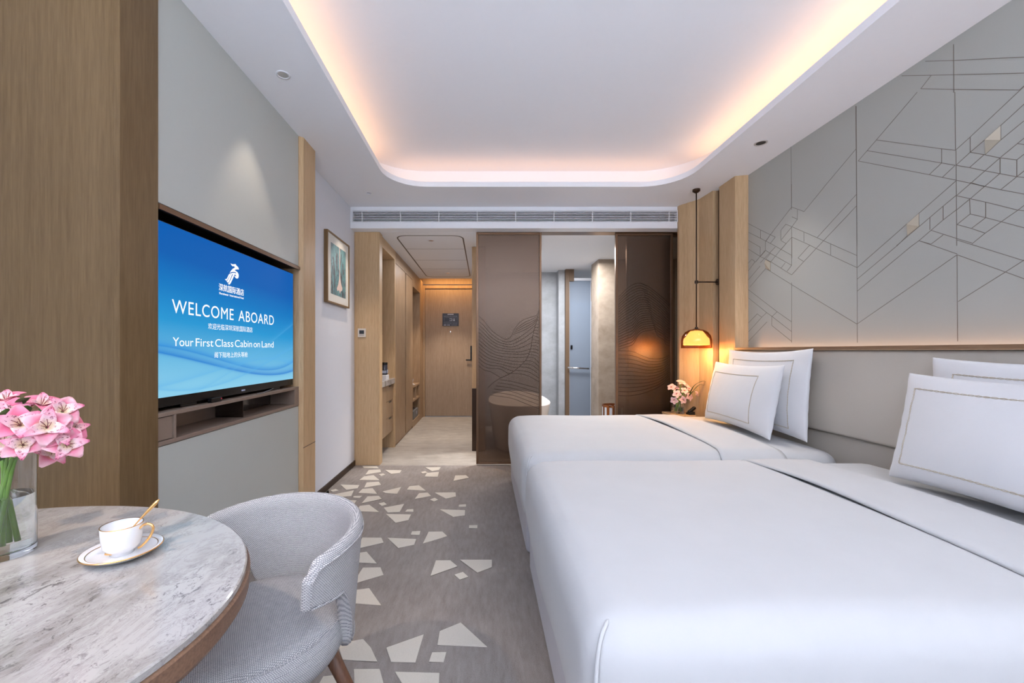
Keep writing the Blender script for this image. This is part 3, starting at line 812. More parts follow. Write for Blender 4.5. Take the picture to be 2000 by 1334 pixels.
o = link('mirror_door', boxes((-0.012, 0, -0.245, 0.25, -0.47, 0.465)), plain('mirror', (0.55, 0.52, 0.5, 1), 0.08, 1.0), uc, bevel=0.001)
bxw = thing(link('white_tray_box', boxes((-1.205, -1.125, 4.73, 4.86, 0.863, 0.918)), WHITEM, bevel=0.003), 'small white box on the marble counter under the jar', 'box')
jar = thing(empty('coffee_jar', (-1.165, 4.80, 0.918)), 'dark clear jar with black lid standing on the white box', 'jar')
link('jar_body', lathe([(0, 0), (0.035, 0), (0.036, 0.01), (0.036, 0.115), (0.033, 0.12), (0, 0.12)], 28), plain('smoked_jar', srgb(62, 62, 74), 0.1), jar, smooth=True)
link('lid', lathe([(0, 0.12), (0.037, 0.12), (0.037, 0.145), (0, 0.146)], 28), BLACK, jar, auto=40)
link('content_sachets', boxes((-0.03, 0.03, -0.037, -0.030, 0.02, 0.05), (0.034, 0.0375, -0.02, 0.02, 0.02, 0.06)), PRINT, jar, bevel=0.001)

wd = thing(empty('wardrobe', (XF, 5.75, 0)), 'tall oak wardrobe with two plain doors in the corridor', 'wardrobe')
link('carcass', T(boxes((-1.46, XF - 0.022, 5.122, 6.36, 0, 2.443), (XF - 0.022, XF, 5.122, 6.36, 2.30, 2.443), (XF - 0.022, XF - 0.012, 5.122, 6.36, 0, 0.03)), 5.75), OAK_D, wd)
link('door', T(boxes((XF - 0.022, XF, 5.125, 5.755, 0.032, 2.295)), 5.75), OAK_D, wd, bevel=0.002)
link('door', T(boxes((XF - 0.022, XF, 5.825, 6.355, 0.032, 2.295)), 5.75), OAK_D, wd, bevel=0.002)
link('pull_recess', T(boxes((XF - 0.0225, XF - 0.015, 5.757, 5.823, 0.032, 2.295)), 5.75), DBRONZE, wd)

sh = thing(empty('hall_shelf_unit', (XF, 6.75, 0)), 'open oak shelf unit with cubbies between wardrobe and entry door', 'shelf')
bm = boxes((-1.47, XF, 7.08, 7.44, 0, 2.443), (-1.47, XF, 6.362, 7.08, 2.20, 2.443), (-1.47, -1.30, 6.362, 7.08, 0, 2.20),
           (-1.30, XF, 6.362, 7.08, 0.62, 0.65), (-1.30, XF, 6.362, 7.08, 0.40, 0.43), (-1.30, XF, 6.362, 7.08, 0.0, 0.10),
           (-1.30, XF, 6.362, 6.40, 0.43, 0.62), (-1.30, XF, 6.68, 6.72, 0.43, 0.62), (-1.30, XF, 7.03, 7.08, 0.43, 0.62))
link('carcass', T(bm, 6.75), OAK_D, sh)
link('framed_panel', T(boxes((-1.30, -1.285, 6.40, 7.06, 1.12, 2.06)), 6.75), OAK_D, sh, bevel=0.006)
thing(link('folded_leaflet', moved(prism([(0, 0), (0.10, 0.012), (0.06, 0.025), (0.075, 0.10), (0.035, 0.035), (0.0, 0.02)], 0, 0.06, 'Y'), Matrix.Translation((-1.20, 6.50, 0.651))), WHITEM), 'crumpled white paper lying on the hall shelf', 'paper')
sf = thing(link('shoe_box', boxes((-1.28, -1.12, 6.50, 6.98, 0.101, 0.235)), GREYBOX, bevel=0.004), 'low grey box in the bottom of the hall shelf', 'box')
link('box_mark', boxes((-1.121, -1.119, 6.80, 6.86, 0.15, 0.20)), PRINT, sf)

# entry door
d1 = struct(empty('door_1', (-0.6, 7.47, 0)), 'oak entry door at the end of the corridor', 'door')
def T(bm): return moved(bm, Matrix.Translation((0.6, -7.47, 0)))
link('door_frame', T(boxes((-1.16, -1.07, 7.44, 7.50, 0, 2.39), (-1.07, -0.08, 7.44, 7.50, 2.33, 2.39), (-1.30, -1.16, 7.46, 7.50, 0, 2.415))), OAK_D, d1, bevel=0.004)
lf = link('door_leaf', T(boxes((-1.068, -0.085, 7.462, 7.50, 0.012, 2.328))), OAK_DOOR, d1, bevel=0.002)
link('door_viewer', T(moved(lathe([(0, 0), (0.016, 0), (0.016, 0.006), (0.008, 0.008), (0, 0.006)], 20), Matrix.Translation((-0.61, 7.463, 1.54)) @ Matrix.Rotation(PI / 2, 4, 'X'))), CHROME, lf)
hd = link('lock_plate', T(boxes((-0.245, -0.185, 7.44, 7.462, 1.02, 1.29))), BLACK, lf, bevel=0.003)
link('door_handle', T(boxes((-0.325, -0.20, 7.39, 7.41, 1.02, 1.045), (-0.225, -0.20, 7.41, 7.44, 1.02, 1.045))), BLACK, lf, bevel=0.004)
sg = thing(empty('evacuation_plan', (-0.605, 7.461, 1.765)), 'dark evacuation plan sign fixed to the entry door', 'sign')
link('sign_board', boxes((-0.148, 0.148, -0.008, 0, -0.115, 0.115)), NAVY, sg, bevel=0.002)
bm = boxes((-0.055, 0.055, -0.009, -0.008, 0.088, 0.105), (-0.02, 0.03, -0.009, -0.008, 0.012, 0.022), (-0.02, 0.03, -0.009, -0.008, -0.022, -0.012), (0.022, 0.03, -0.009, -0.008, -0.012, 0.012),
           (0.045, 0.08, -0.009, -0.008, -0.022, -0.004), (0.045, 0.08, -0.009, -0.008, 0.006, 0.018), (-0.125, -0.08, -0.009, -0.008, -0.105, -0.09), (-0.065, -0.01, -0.009, -0.008, -0.103, -0.092), (0.01, 0.115, -0.009, -0.008, -0.1, -0.096))
for k in range(9):
    for (a, b) in ((-0.12 + k * 0.028, 0.062), (-0.12 + k * 0.028, -0.068)):
        bx(bm, a, a + 0.016, -0.009, -0.008, b, b + 0.003); bx(bm, a, a + 0.0025, -0.009, -0.008, b - 0.012, b + 0.012)
for k in range(5):
    for a in (-0.122, 0.112): bx(bm, a, a + 0.012, -0.009, -0.008, -0.05 + k * 0.023, -0.047 + k * 0.023)
bx(bm, -0.10, 0.10, -0.009, -0.008, 0.040, 0.042); bx(bm, -0.10, 0.10, -0.009, -0.008, -0.044, -0.042)
link('plan_drawing', bm, PRINT, sg)

# partition between corridor and bathroom
pt = struct(link('wall_left', boxes((-0.085, 0.0, 4.92, 7.5, 0, 2.443)), STONE), 'partition wall between corridor and bathroom', 'wall')
struct(link('trim_10', boxes((-0.142, -0.085, 4.90, 4.96, 0.75, 2.443), (-0.085, 0.02, 4.89, 4.92, 0.0, 2.443)), OAK, bevel=0.002), 'narrow oak jamb beside the left sliding screen', 'wall panel')
struct(link('trim_11', boxes((-0.142, -0.085, 4.90, 4.96, 0.0, 0.748)), DBRONZE, bevel=0.002), 'dark lower part of the narrow jamb', 'wall panel')

# ------------------------------------------------------------------ sliding bronze glass screens
LINES = plain('etched_line', srgb(40, 31, 26), 0.6, spec=0.1)
def screen(num, x0, x1, y, z1, label, curves, ou, ov, sc):
    e = struct(empty('door_%d' % num, ((x0 + x1) / 2, y, 0)), label, 'sliding door')
    def T(bm): return moved(bm, Matrix.Translation((-(x0 + x1) / 2, -y, 0)))
    f = 0.022
    link('bronze_frame', T(boxes((x0, x0 + f, y - 0.018, y + 0.018, 0.012, z1), (x1 - f, x1, y - 0.018, y + 0.018, 0.012, z1), (x0 + f, x1 - f, y - 0.018, y + 0.018, z1 - f, z1), (x0 + f, x1 - f, y - 0.018, y + 0.018, 0.012, 0.034))), BRONZE, e, bevel=0.002)
    gp = link('glass_panel', T(boxes((x0 + f, x1 - f, y - 0.005, y + 0.005, 0.034, z1 - f))), BGLASS, e)
    if curves:
        bm = bmesh.new()
        for c in curves:
            q = []
            for a, b in spline([(p[0], p[1], 0) for p in c], 6) and [(p.x, p.y) for p in spline([(p[0], p[1], 0) for p in c], 6)]:
                X, Z = front_at(ou + a / sc, ov + b / sc, y - 0.005); 
                if x0 + f < X < x1 - f: q.append((X, y - 0.0052, Z))
            strip(bm, q, 0.0030, (0, -1, 0), 0.0006)
        link('etched_line', T(bm), LINES, gp)
    return e
def lerp(A, B, k): return [(a[0] + (b[0] - a[0]) * k, a[1] + (b[1] - a[1]) * k) for a, b in zip(A, B)]
# left screen, traced in a 8.333x zoom with corner (940, 600)
cv = []
cv.append([(-60, 120), (60, 245), (170, 380), (280, 465), (400, 522), (480, 480), (540, 360), (620, 255), (700, 200), (800, 165), (900, 128), (950, 15)])
ridge = [(950, 15), (905, 215), (860, 360), (835, 480), (800, 680), (730, 850), (600, 985), (460, 1085), (300, 1160), (180, 1240), (100, 1320)]
cv.append(ridge)
rg = spline([(a, b, 0) for a, b in ridge], 8)
def on_ridge(y): return min(rg, key=lambda p: abs(p.y - y))
ENDS = [128, 290, 390, 490, 580, 680, 745, 820, 885, 935, 985, 1035, 1085, 1150]
for k in range(1, 14):   # ripples falling from the left edge to the ridge
    e2 = on_ridge(ENDS[k]); l = [(-60, 150 + 60 * k), (40, 240 + 60 * k), (150, 372 + 52 * k)]
    if k <= 6: l += [(290, 480 + 44 * k), (430 + 22 * k, 526 + 40 * k), ((430 + 22 * k + e2.x) / 2, (526 + 40 * k + e2.y) / 2 + (34 - 4 * k))]
    elif e2.x > 420: l += [(300, 500 + 42 * k), ((300 + e2.x) / 2 + 30, (500 + 42 * k + e2.y) / 2 + 18)]
    cv.append(l + [(e2.x, e2.y)])
for k in range(1, 5):   # crest
    cv.append([(575 - 14 * k, 325 + 30 * k), (700, 212 + 40 * k), (820, 165 + 34 * k), (910 - 3 * k, 130 + 24 * k)])
for k in range(19):  # ripples right of the ridge
    t = k / 19; e2 = on_ridge(170 + 50 * k)
    yr = 180 + 56 * k
    cv.append([(e2.x, e2.y), ((e2.x + 980) / 2, (e2.y + yr) / 2 - (26 if t > .4 else 6)), (980, yr + (50 if k > 12 else 0))])
for k in range(6):
    cv.append([(300 - 30 * k, 1180 + 50 * k), (480, 1205 + 55 * k), (700, 1260 + 60 * k), (980, 1340 + 66 * k)])
screen(2, -0.08, 0.605, 4.305, 2.44, 'left bronze mesh-glass sliding screen beside the corridor', cv, 940, 600, 8.333)
# right screen, traced in a 4.762x zoom with corner (1200, 540)
cv = []
for k in range(22):
    y0 = 190 + 22 * k
    w_ = max(0.0, 1 - k / 22)
    cv.append([(40, y0 + 6 * k * 0.2), (110, 120 + 25.5 * k), (175, 75 + 25 * k + (1 - w_) * 30), (240, 58 + 22 * k + 6), (300 + 4 * k, 90 + 19 * k)])
for k in range(18):
    cv.append([(240 + 8 * k, 60 + 26 * k), (320 + 5 * k, 95 + 27 * k), (410 + 3 * k, 165 + 25 * k), (480, 225 + 24 * k), (560, 320 + 20 * k)])
for k in range(12):
    cv.append([(40, 690 + 38 * k), (170, 700 + 37 * k), (320, 760 + 32 * k - 4 * k), (450, 760 + 22 * k), (560, 700 + 16 * k)])
screen(3, 1.39, 1.995, 4.335, 2.44, 'right bronze mesh-glass sliding screen behind the bedside flowers', cv, 1200, 540, 4.762)
screen(4, 1.52, 2.14, 4.375, 2.44, 'rear bronze glass screen showing at the edge of the right one', None, 0, 0, 1)
struct(link('trim_12', boxes((0.60, 2.15, 4.285, 4.40, 2.4405, 2.4425)), BRONZE), 'bronze track above the sliding screens', 'trim')

# ------------------------------------------------------------------ bathroom
struct(link('wall_front', boxes((0.0, 1.15, 6.5, 6.6, 0, 2.443), (1.15, 1.245, 6.3, 6.6, 0, 2.443)), STONE), 'pale stone bathroom wall behind the bathtub', 'wall')
struct(link('wall_right', boxes((1.56, 2.6, 5.57, 5.94, 0, 2.443)), STONEB), 'beige stone pillar wall right of the frosted door', 'wall')
d5 = struct(empty('door_5', (1.40, 6.28, 0)), 'frosted glass bathroom door with chrome bar handle', 'door')
def T(bm): return moved(bm, Matrix.Translation((-1.40, -6.28, 0)))
link('door_post', T(boxes((1.246, 1.305, 6.24, 6.33, 0, 2.443), (1.306, 1.375, 6.24, 6.33, 2.26, 2.443))), plain('brown_post', srgb(112, 88, 66), 0.5), d5, bevel=0.002)
gl = link('glass_leaf', T(boxes((1.306, 1.64, 6.27, 6.282, 0.01, 2.27))), FROST, d5)
link('glass_leaf_trim', T(boxes((1.306, 1.314, 6.266, 6.286, 0.01, 2.27), (1.632, 1.64, 6.266, 6.286, 0.01, 2.27), (1.375, 1.64, 6.25, 6.29, 2.27, 2.31))), WHITEM, gl)
link('bar_handle', T(moved(tube([(1.27, 6.20, 0.945), (1.59, 6.20, 0.93)], 0.013, 12), Matrix.Identity(4))), CHROME, gl, smooth=True)
link('lock', T(boxes((1.325, 1.355, 6.255, 6.27, 1.22, 1.285))), BLACK, gl, bevel=0.003)
struct(link('bath_panel', boxes((0.9, 2.5, 7.47, 7.495, 0.9, 2.1)), plain('bath_wall_tile', srgb(190, 200, 214), 0.4)), 'pale panel in the room behind the frosted door', 'panel')  # opaque pale panel behind the frosted glass, not a window

tub = thing(empty('bathtub', (0.44, 5.25, 0)), 'white freestanding bathtub behind the left bronze screen', 'bathtub')
prof = [(0, 0.0), (0.70, 0.0), (0.80, 0.03), (0.86, 0.2), (0.95, 0.45), (1.0, 0.56), (0.995, 0.575), (0.965, 0.575), (0.95, 0.56), (0.90, 0.45), (0.80, 0.2), (0.70, 0.14), (0, 0.12)]
bm = bmesh.new(); rings = []; nn = 56
for r, z in prof:
    if r == 0: rings.append([bm.verts.new((0, 0, z))]); continue
    rg_ = []
    for k in range(nn):
        a = 2 * PI * k / nn; c, s_ = math.cos(a), math.sin(a)
        x = math.copysign(abs(c) ** 0.75, c) * 0.385 * r; y = math.copysign(abs(s_) ** 0.75, s_) * 0.62 * r
        lift = 0.05 * max(0, s_) ** 2 * (z / 0.57)
        rg_.append(bm.verts.new((x, y, z + lift)))
    rings.append(rg_)
for a, b in zip(rings, rings[1:]):
    for k in range(nn):
        j = (k + 1) % nn
        if len(a) == 1: bm.faces.new((a[0], b[k], b[j]))
        elif len(b) == 1: bm.faces.new((a[k], a[j], b[0]))
        else: bm.faces.new((a[k], a[j], b[j], b[k]))
link('tub_shell', bm, TUBM, tub, smooth=True)

bk = thing(empty('towel_basket', (1.66, 5.25, 0)), 'round basket with copper and white upright stripes by the stone pillar', 'basket')
bm = bmesh.new(); bw = bmesh.new()
for k in range(24):
    a = 2 * PI * k / 24; t = bm if k % 2 else bw
    m = Matrix.Rotation(a, 4, 'Z') @ Matrix.Translation((0.135, 0, 0))
    q = boxes((-0.004, 0.004, -0.016, 0.016, 0.02, 0.50)); moved(q, m)
    me = bpy.data.meshes.new('q'); q.to_mesh(me); q.free(); t.from_mesh(me); bpy.data.meshes.remove(me)
link('copper_slat', bm, COPPER, bk); link('white_slat', bw, WHITEM, bk)
bm = lathe([(0.128, 0.485), (0.142, 0.485), (0.142, 0.51), (0.128, 0.51), (0.128, 0.485)], 40); link('basket_bottom', lathe([(0, 0), (0.142, 0), (0.142, 0.03), (0, 0.03)], 40), COPPER, bk, auto=40)
link('rim', bm, COPPER, bk, auto=40)

# ------------------------------------------------------------------ downlights
def downlight(x, y, z, label, r=0.035, dark=False):
    e = thing(empty('ceiling_downlight', (x, y, z)), label, 'downlight')
    link('trim_ring', lathe([(r * 0.72, 0), (r * 0.74, -0.004), (r, -0.003), (r, 0), (r * 0.72, 0)], 32), WHITEM if not dark else plain('pale_ring', srgb(200, 196, 196), 0.5), e, smooth=True)
    link('reflector', lathe([(0.0, -0.001), (r * 0.40, -0.0015), (r * 0.72, -0.002)], 32), DARKN if dark else CHROME, e, smooth=True)
    return e
downlight(-1.062, 2.168, SZ, 'round chrome downlight in the soffit above the television')
downlight(-1.067, 3.795, SZ, 'small round downlight in the soffit near the framed picture', 0.03)
downlight(1.947, 2.879, SZ, 'round downlight with dark centre in the soffit above the beds', 0.042, True)
downlight(-0.595, 4.625, 2.443, 'corridor ceiling downlight nearest the bedroom', 0.04)
downlight(-0.58, 6.54, 2.443, 'corridor ceiling downlight nearest the entry door', 0.04)
downlight(-1.62, 0.22, SZ, 'downlight in the ceiling above the marble table')

# ------------------------------------------------------------------ headboard, ledge
XH = 2.10
hb = thing(empty('headboard', (XH, 1.2, 0)), 'long padded greige headboard running behind both beds', 'headboard')
HY0, HY1 = -1.3, 3.42
L = HY1 - HY0
def puff(p): return p
bm = rbox(0.052, L, 0.505, 0.018, nm=(2, 20, 8)); moved(bm, Matrix.Translation((0.025, (HY0 + HY1) / 2 - 1.2, 0.9525)))
link('upper_cushion', bm, LEATH, hb, smooth=True)
bm = rbox(0.055, L, 0.69, 0.012, nm=(2, 20, 8)); moved(bm, Matrix.Translation((0.068, (HY0 + HY1) / 2 - 1.2, 0.348)))
link('lower_panel', bm, LEATH, hb, smooth=True)
lg = struct(link('trim_13', boxes((2.078, 2.148, -1.30, 3.41, 1.206, 1.226)), LEDGE, bevel=0.002), 'narrow wooden ledge on top of the headboard', 'ledge')

# ------------------------------------------------------------------ beds
def bed(y0, y1, label, lab_duvet):
    x0, x1 = 0.262, 2.128
    e = thing(empty('bed', ((x0 + x1) / 2, (y0 + y1) / 2, 0)), label, 'bed', 'twin beds')
    cx, cy = (x0 + x1) / 2, (y0 + y1) / 2
    bm = rbox(x1 - x0 + 0.012, y1 - y0 - 0.04, 0.285, 0.03, nm=(10, 8, 3)); moved(bm, Matrix.Translation((-0.006, 0, 0.1435)))
    link('bed_base', bm, SKIRT, e, smooth=True)
    W = y1 - y0
    def plump(p):
        # mattress seen at the head end
        if p.z > 0: p.z += 0.012 * (1 - (2 * p.y / W) ** 2)
        return p
    bm = rbox(x1 - x0 - 0.03, W - 0.02, 0.32, 0.085, plump, nm=(12, 10, 3), rb=0.03); moved(bm, Matrix.Translation((0.0, 0, 0.435)))
    link('mattress', bm, LINEN, e, smooth=True)
    # duvet tucked round the foot
    dx1 = 1.50; dl = dx1 - (x0 - 0.03); 
    def drape(p):
        u = p.x / (dl / 2); v = p.y / (W / 2 + 0.012)
        if p.z > 0:
            p.z += 0.018 * (1 - v * v) * (1 - 0.3 * u * u) - 0.012 * (u < 0) * (-u) ** 3
            p.z += 0.003 * math.sin(7 * p.x + 2 * p.y) * math.sin(5 * p.y + 1.3)
        else:
            # hem lower along the foot, lifted at both corners
            if u < -0.9:
                lift = max(0, abs(v) - 0.72) / 0.28
                w_ = -p.z / 0.225; p.x += 0.022 * w_ ** 2; p.z += (0.03 + 0.07 * lift ** 1.5) * w_
                p.x -= 0.010 * (1 - abs(v)) * math.sin(6 * p.y) * (-p.z / 0.225)
            elif abs(v) > 0.95:
                p.z += 0.06 * (-p.z / 0.225)
        if u < -0.93: p.x -= 0.018 * math.cos(p.z * 6) * (1 - 0.6 * abs(v))
        return p
    bm = rbox(dl, W + 0.024, 0.45, 0.095, drape, nm=(22, 20, 6), rb=0.02, ne=7)
    moved(bm, Matrix.Translation(((x0 - 0.03 + dx1) / 2 - cx, 0, 0.38)))
    dv = link('duvet', bm, LINEN, e, smooth=True)
    # turned-back duvet edge: a sheet laid over the duvet, with crisp front edge
    hw = W / 2 + 0.019; r_ = 0.10; zt = 0.603; sec = []
    for k in range(5): sec.append((-hw, 0.33 + (zt - r_ - 0.33) * k / 5))
    for k in range(8): a = PI / 2 * k / 8; sec.append((-hw + r_ * (1 - math.cos(a)), zt - r_ + r_ * math.sin(a)))
    for k in range(15): sec.append((-(hw - r_) + 2 * (hw - r_) * k / 14, zt))
    for k in range(1, 9): a = PI / 2 * k / 8; sec.append((hw - r_ + r_ * math.sin(a), zt - r_ + r_ * math.cos(a)))
    for k in range(1, 6): sec.append((hw, zt - r_ - (zt - r_ - 0.33) * k / 5))
    bm = bmesh.new(); rows = []
    for i in range(13):
        t = i / 12; row = []
        for y, z in sec:
            q = y / hw; xa_ = 1.425 - 0.05 * (max(0, -q)) ** 3 - 0.02 * max(0, q) ** 2 + 0.006 * math.sin(5 * q); xb_ = 1.79 - 0.02 * q * q
            zz = z + (0.020 * (1 - q * q) if z > 0.5 else 0) - 0.010 * (t > 0.98) + 0.002 * math.sin(9 * t + 4 * q)
            row.append(bm.verts.new((xa_ + (xb_ - xa_) * t - cx, y, zz)))
        rows.append(row)
    for a, b in zip(rows, rows[1:]):
        for k in range(len(sec) - 1): bm.faces.new((a[k], b[k], b[k + 1], a[k + 1]))
    so = link('turned_back_sheet', bm, LINEN, e, smooth=True)
    m = so.modifiers.new('thickness', 'SOLIDIFY'); m.thickness = 0.009; m.offset = 1.0
    # folded corner pleat at the foot, near side
    for s_ in (-1, 1):
        bm = bmesh.new()
        pts = spline([(x0 + 0.026 - cx, s_ * (W / 2 - 0.046), 0.580), (x0 + 0.000 - cx, s_ * (W / 2 - 0.020), 0.55), (x0 - 0.014 - cx, s_ * (W / 2 - 0.006), 0.47), (x0 - 0.014 - cx, s_ * (W / 2 - 0.005), 0.36), (x0 - 0.004 - cx, s_ * (W / 2 - 0.008), 0.27)], 6)
        tube(pts, [0.001] + [0.005] * (len(pts) - 2) + [0.002], 6, bm)
        link('corner_pleat', bm, LINEN, dv, smooth=True)
    return e
bed(2.39, 3.83, 'white twin bed beside the pendant lamp and sliding screen', '')
bed(0.90, 2.275, 'white twin bed in the foreground, cut by the right edge', '')


def pillow(label, BL, BR, height, lean, thick, group, inset=(0.13, 0.17, 0.10, 0.12), seed=0):
    """BL, BR: bottom corners seen from the foot of the bed (left = far); lean: tilt of the top towards the headboard"""
    BL, BR = Vector(BL), Vector(BR); w_ = (BR - BL).length; xa = (BR - BL).normalized()
    up = Vector((lean, 0, 1)); up = (up - xa * up.dot(xa)).normalized(); nz = xa.cross(up)   # faces the foot (-X)
    if nz.x > 0: nz = -nz
    e = empty('pillow', (BL + BR) / 2); thing(e, label, 'pillow', group)
    rnd = random.Random(seed)
    NU, NV = 30, 22
    def srf(u, v, side):
        # u, v in -1..1
        ex = 1 - 0.045 * (1 - v * v) ; ey = 1 - 0.085 * (1 - u * u)
        x = w_ / 2 * u * ex; y = height / 2 * v * ey
        g = max(0.0, (1 - u ** 2)) ** 0.42 * max(0.0, (1 - v ** 2)) ** 0.42
        z = thick / 2 * g * (1 + 0.10 * math.sin(3.1 * u + seed) * math.cos(2.3 * v + seed)) - 0.12 * thick * v * side * 0
        z += 0.25 * thick * (1 - v) * 0.5 * g
        # small creases towards the corners
        cr = (abs(u) ** 6 + abs(v) ** 6)
        z += 0.0035 * math.sin(18 * (u + v) + seed) * cr * g * 2
        return xa * x + up * (y + height / 2 * 0.985) + nz * (side * z + 0.0)
    bm = bmesh.new(); grid = {}
    us = [math.sin(PI / 2 * (2 * i / NU - 1)) for i in range(NU + 1)]; vs_ = [math.sin(PI / 2 * (2 * j / NV - 1)) for j in range(NV + 1)]
    for side in (1, -1):
        for i, u in enumerate(us):
            for j, v in enumerate(vs_):
                bd = i in (0, NU) or j in (0, NV)
                key = (i, j, 0 if bd else side)
                if key not in grid: grid[key] = bm.verts.new(srf(u, v, side))
        for i in range(NU):
            for j in range(NV):
                k = [(i, j), (i + 1, j), (i + 1, j + 1), (i, j + 1)]
                q = [grid[(a, b, 0 if (a in (0, NU) or b in (0, NV)) else side)] for a, b in k]
                bm.faces.new(q if side > 0 else q[::-1])
    link('pillow_cover', bm, PILLOWM, e, smooth=True)
    # twisted rope embroidery
    l_, r_, b_, t_ = -1 + inset[0] * 2, 1 - inset[1] * 2, -1 + inset[2] * 2, 1 - inset[3] * 2
    path = []
    m = 60
    for (a, b, c, d) in ((l_, b_, r_, b_), (r_, b_, r_, t_), (r_, t_, l_, t_), (l_, t_, l_, b_)):
        for k in range(m): path.append((a + (c - a) * k / m, b + (d - b) * k / m))
    path.append((l_, b_))
    bm = bmesh.new()
    for ph in (0, PI):
        pts = []
        for k, (u, v) in enumerate(path):
            p = srf(u, v, 1); t = 0.0028 * math.sin(k * 1.35 + ph)
            pts.append(p + nz * 0.0008 + (up if (k // m) % 2 == 0 else xa) * t)
        tube(pts, 0.0013, 4, bm)
    link('rope_embroidery', bm, ROPE, e, smooth=True)
    return e


G = 'white pillows with rope borders'
pillow('large pillow at the back of the far bed, leaning on the headboard', (2.0, 3.40, 0.635), (1.99, 2.52, 0.64), 0.58, 0.07, 0.095, G, (0.12, 0.13, 0.09, 0.12), 1)
pillow('smaller pillow in front on the far bed with thin rope border', (1.89, 3.50, 0.63), (1.83, 2.62, 0.63), 0.49, 0.19, 0.12, G, (0.10, 0.19, 0.12, 0.17), 2)
pillow('pillow behind on the near bed, mostly hidden', (2.0, 1.86, 0.635), (1.99, 1.00, 0.635), 0.54, 0.07, 0.095, G, (0.12, 0.13, 0.09, 0.12), 3)
pillow('big front pillow on the near bed with thick rope border', (1.86, 1.88, 0.63), (1.82, 1.02, 0.63), 0.48, 0.19, 0.12, G, (0.075, 0.13, 0.14, 0.14), 4)

# ------------------------------------------------------------------ nightstand, telephone
ns = thing(empty('nightstand', (1.93, 3.975, 0)), 'small oak nightstand between far bed and sliding screen', 'nightstand')
link('carcass', boxes((-0.145, 0.06, -0.125, 0.12, 0.10, 0.575)), OAK, ns, bevel=0.003)
link('top', boxes((-0.15, 0.065, -0.13, 0.125, 0.576, 0.592)), OAK, ns, bevel=0.003)
link('drawer', boxes((-0.155, -0.145, -0.115, 0.11, 0.36, 0.56)), OAK, ns, bevel=0.002)
for a, b in ((-0.13, -0.10), (0.03, -0.10), (-0.13, 0.09), (0.03, 0.09)): link('leg', boxes((a, a + 0.025, b - 0.012, b + 0.013, 0, 0.10)), DBRONZE, ns)
tp = thing(empty('telephone', (1.965, 3.895, 0.592)), 'small black telephone on the nightstand beside the pillow', 'telephone')
link('phone_base', prism([(-0.03, 0), (0.03, 0), (0.03, 0.03), (0.0, 0.035), (-0.03, 0.015)], -0.03, 0.03, 'Y'), BLACK, tp, bevel=0.004)
link('handset', moved(rbox(0.03, 0.035, 0.085, 0.013, nm=(2, 2, 6)), Matrix.Translation((0.012, 0, 0.045)) @ Matrix.Rotation(0.9, 4, 'Y')), BLACK, tp, smooth=True)

# ------------------------------------------------------------------ pendant lamp
PX, PY = 1.925, 3.71
pl = thing(empty('pendant_lamp', (PX, PY, 1.223)), 'amber glass dome pendant lamp on a dark rod above the nightstand', 'lamp')
link('rod', tube([(0, 0, 0.175), (0, 0, SZ - 1.223 - 0.01)], 0.0055, 10), DBRONZE, pl, smooth=True)
link('ceiling_mount', lathe([(0, 1.438), (0.032, 1.438), (0.032, 1.42), (0.012, 1.405), (0, 1.405)], 24), DBRONZE, pl, auto=40)
zb = 1.2 + (685 - 551) * PY / F - 1.223
br_ = link('wall_bracket', tube([(0, 0, zb), (0.185, -0.006, zb)], 0.006, 10), DBRONZE, pl, smooth=True)
link('bracket_joint', moved(lathe([(0, -0.014), (0.014, -0.014), (0.016, 0), (0.014, 0.014), (0, 0.014)], 20), Matrix.Translation((0, 0, zb))), DBRONZE, br_, auto=40)
link('bracket_plate', moved(lathe([(0, 0), (0.028, 0), (0.028, 0.03), (0, 0.03)], 20), Matrix.Translation((0.185, -0.006, zb)) @ Matrix.Rotation(PI / 2, 4, 'Y')), DBRONZE, br_, auto=40)
n = N('amber_glass'); n.p(0.05)
tr = n.n('ShaderNodeBsdfTransparent'); tr.inputs[0].default_value = (0.82, 0.60, 0.38, 1)
gls = n.n('ShaderNodeBsdfGlossy'); gls.inputs['Roughness'].default_value = 0.05
fz = n.n('ShaderNodeLayerWeight'); fz.inputs[0].default_value = 0.5; mx = n.n('ShaderNodeMixShader')
n.l(n.math('ADD', n.math('MULTIPLY', n.math('POWER', fz.outputs[1], 3.0), 0.45), 0.04), mx.inputs[0]); n.l(tr.outputs[0], mx.inputs[1]); n.l(gls.outputs[0], mx.inputs[2]); n.l(mx.outputs[0], n.out.inputs[0])
outer_p = [(0.02, 0.172), (0.06, 0.166), (0.095, 0.145), (0.118, 0.11), (0.126, 0.07), (0.127, 0.0)]
link('amber_shade', lathe(outer_p + [(r - 0.003, z) for r, z in reversed(outer_p[1:])] + [(0.02, 0.169)], 48), n.m, pl, smooth=True)
inner_p = [(0.015, 0.160), (0.05, 0.155), (0.07, 0.13), (0.085, 0.105), (0.104, 0.085), (0.108, 0.06), (0.108, 0.028)]
SHD = N('glowing_inner_shade'); SHD.base(srgb(250, 225, 180)); SHD.p(0.4); SHD.b.inputs['Emission Color'].default_value = (1, 0.80, 0.45, 1); SHD.b.inputs['Emission Strength'].default_value = 2.3
link('inner_shade', lathe(inner_p + [(r - 0.003, z) for r, z in reversed(inner_p)], 48), SHD.m, pl, smooth=True)
link('cap', lathe([(0, 0.19), (0.012, 0.19), (0.014, 0.178), (0.03, 0.173), (0.03, 0.169), (0, 0.169)], 24), DBRONZE, pl, auto=40)
bl = bpy.data.lights.new('pendant_bulb', 'POINT'); bl.energy = 7; bl.color = (1, 0.58, 0.22); bl.shadow_soft_size = 0.03
bo = bpy.data.objects.new('pendant_bulb', bl); C.objects.link(bo); bo.location = (PX, PY, 1.235)

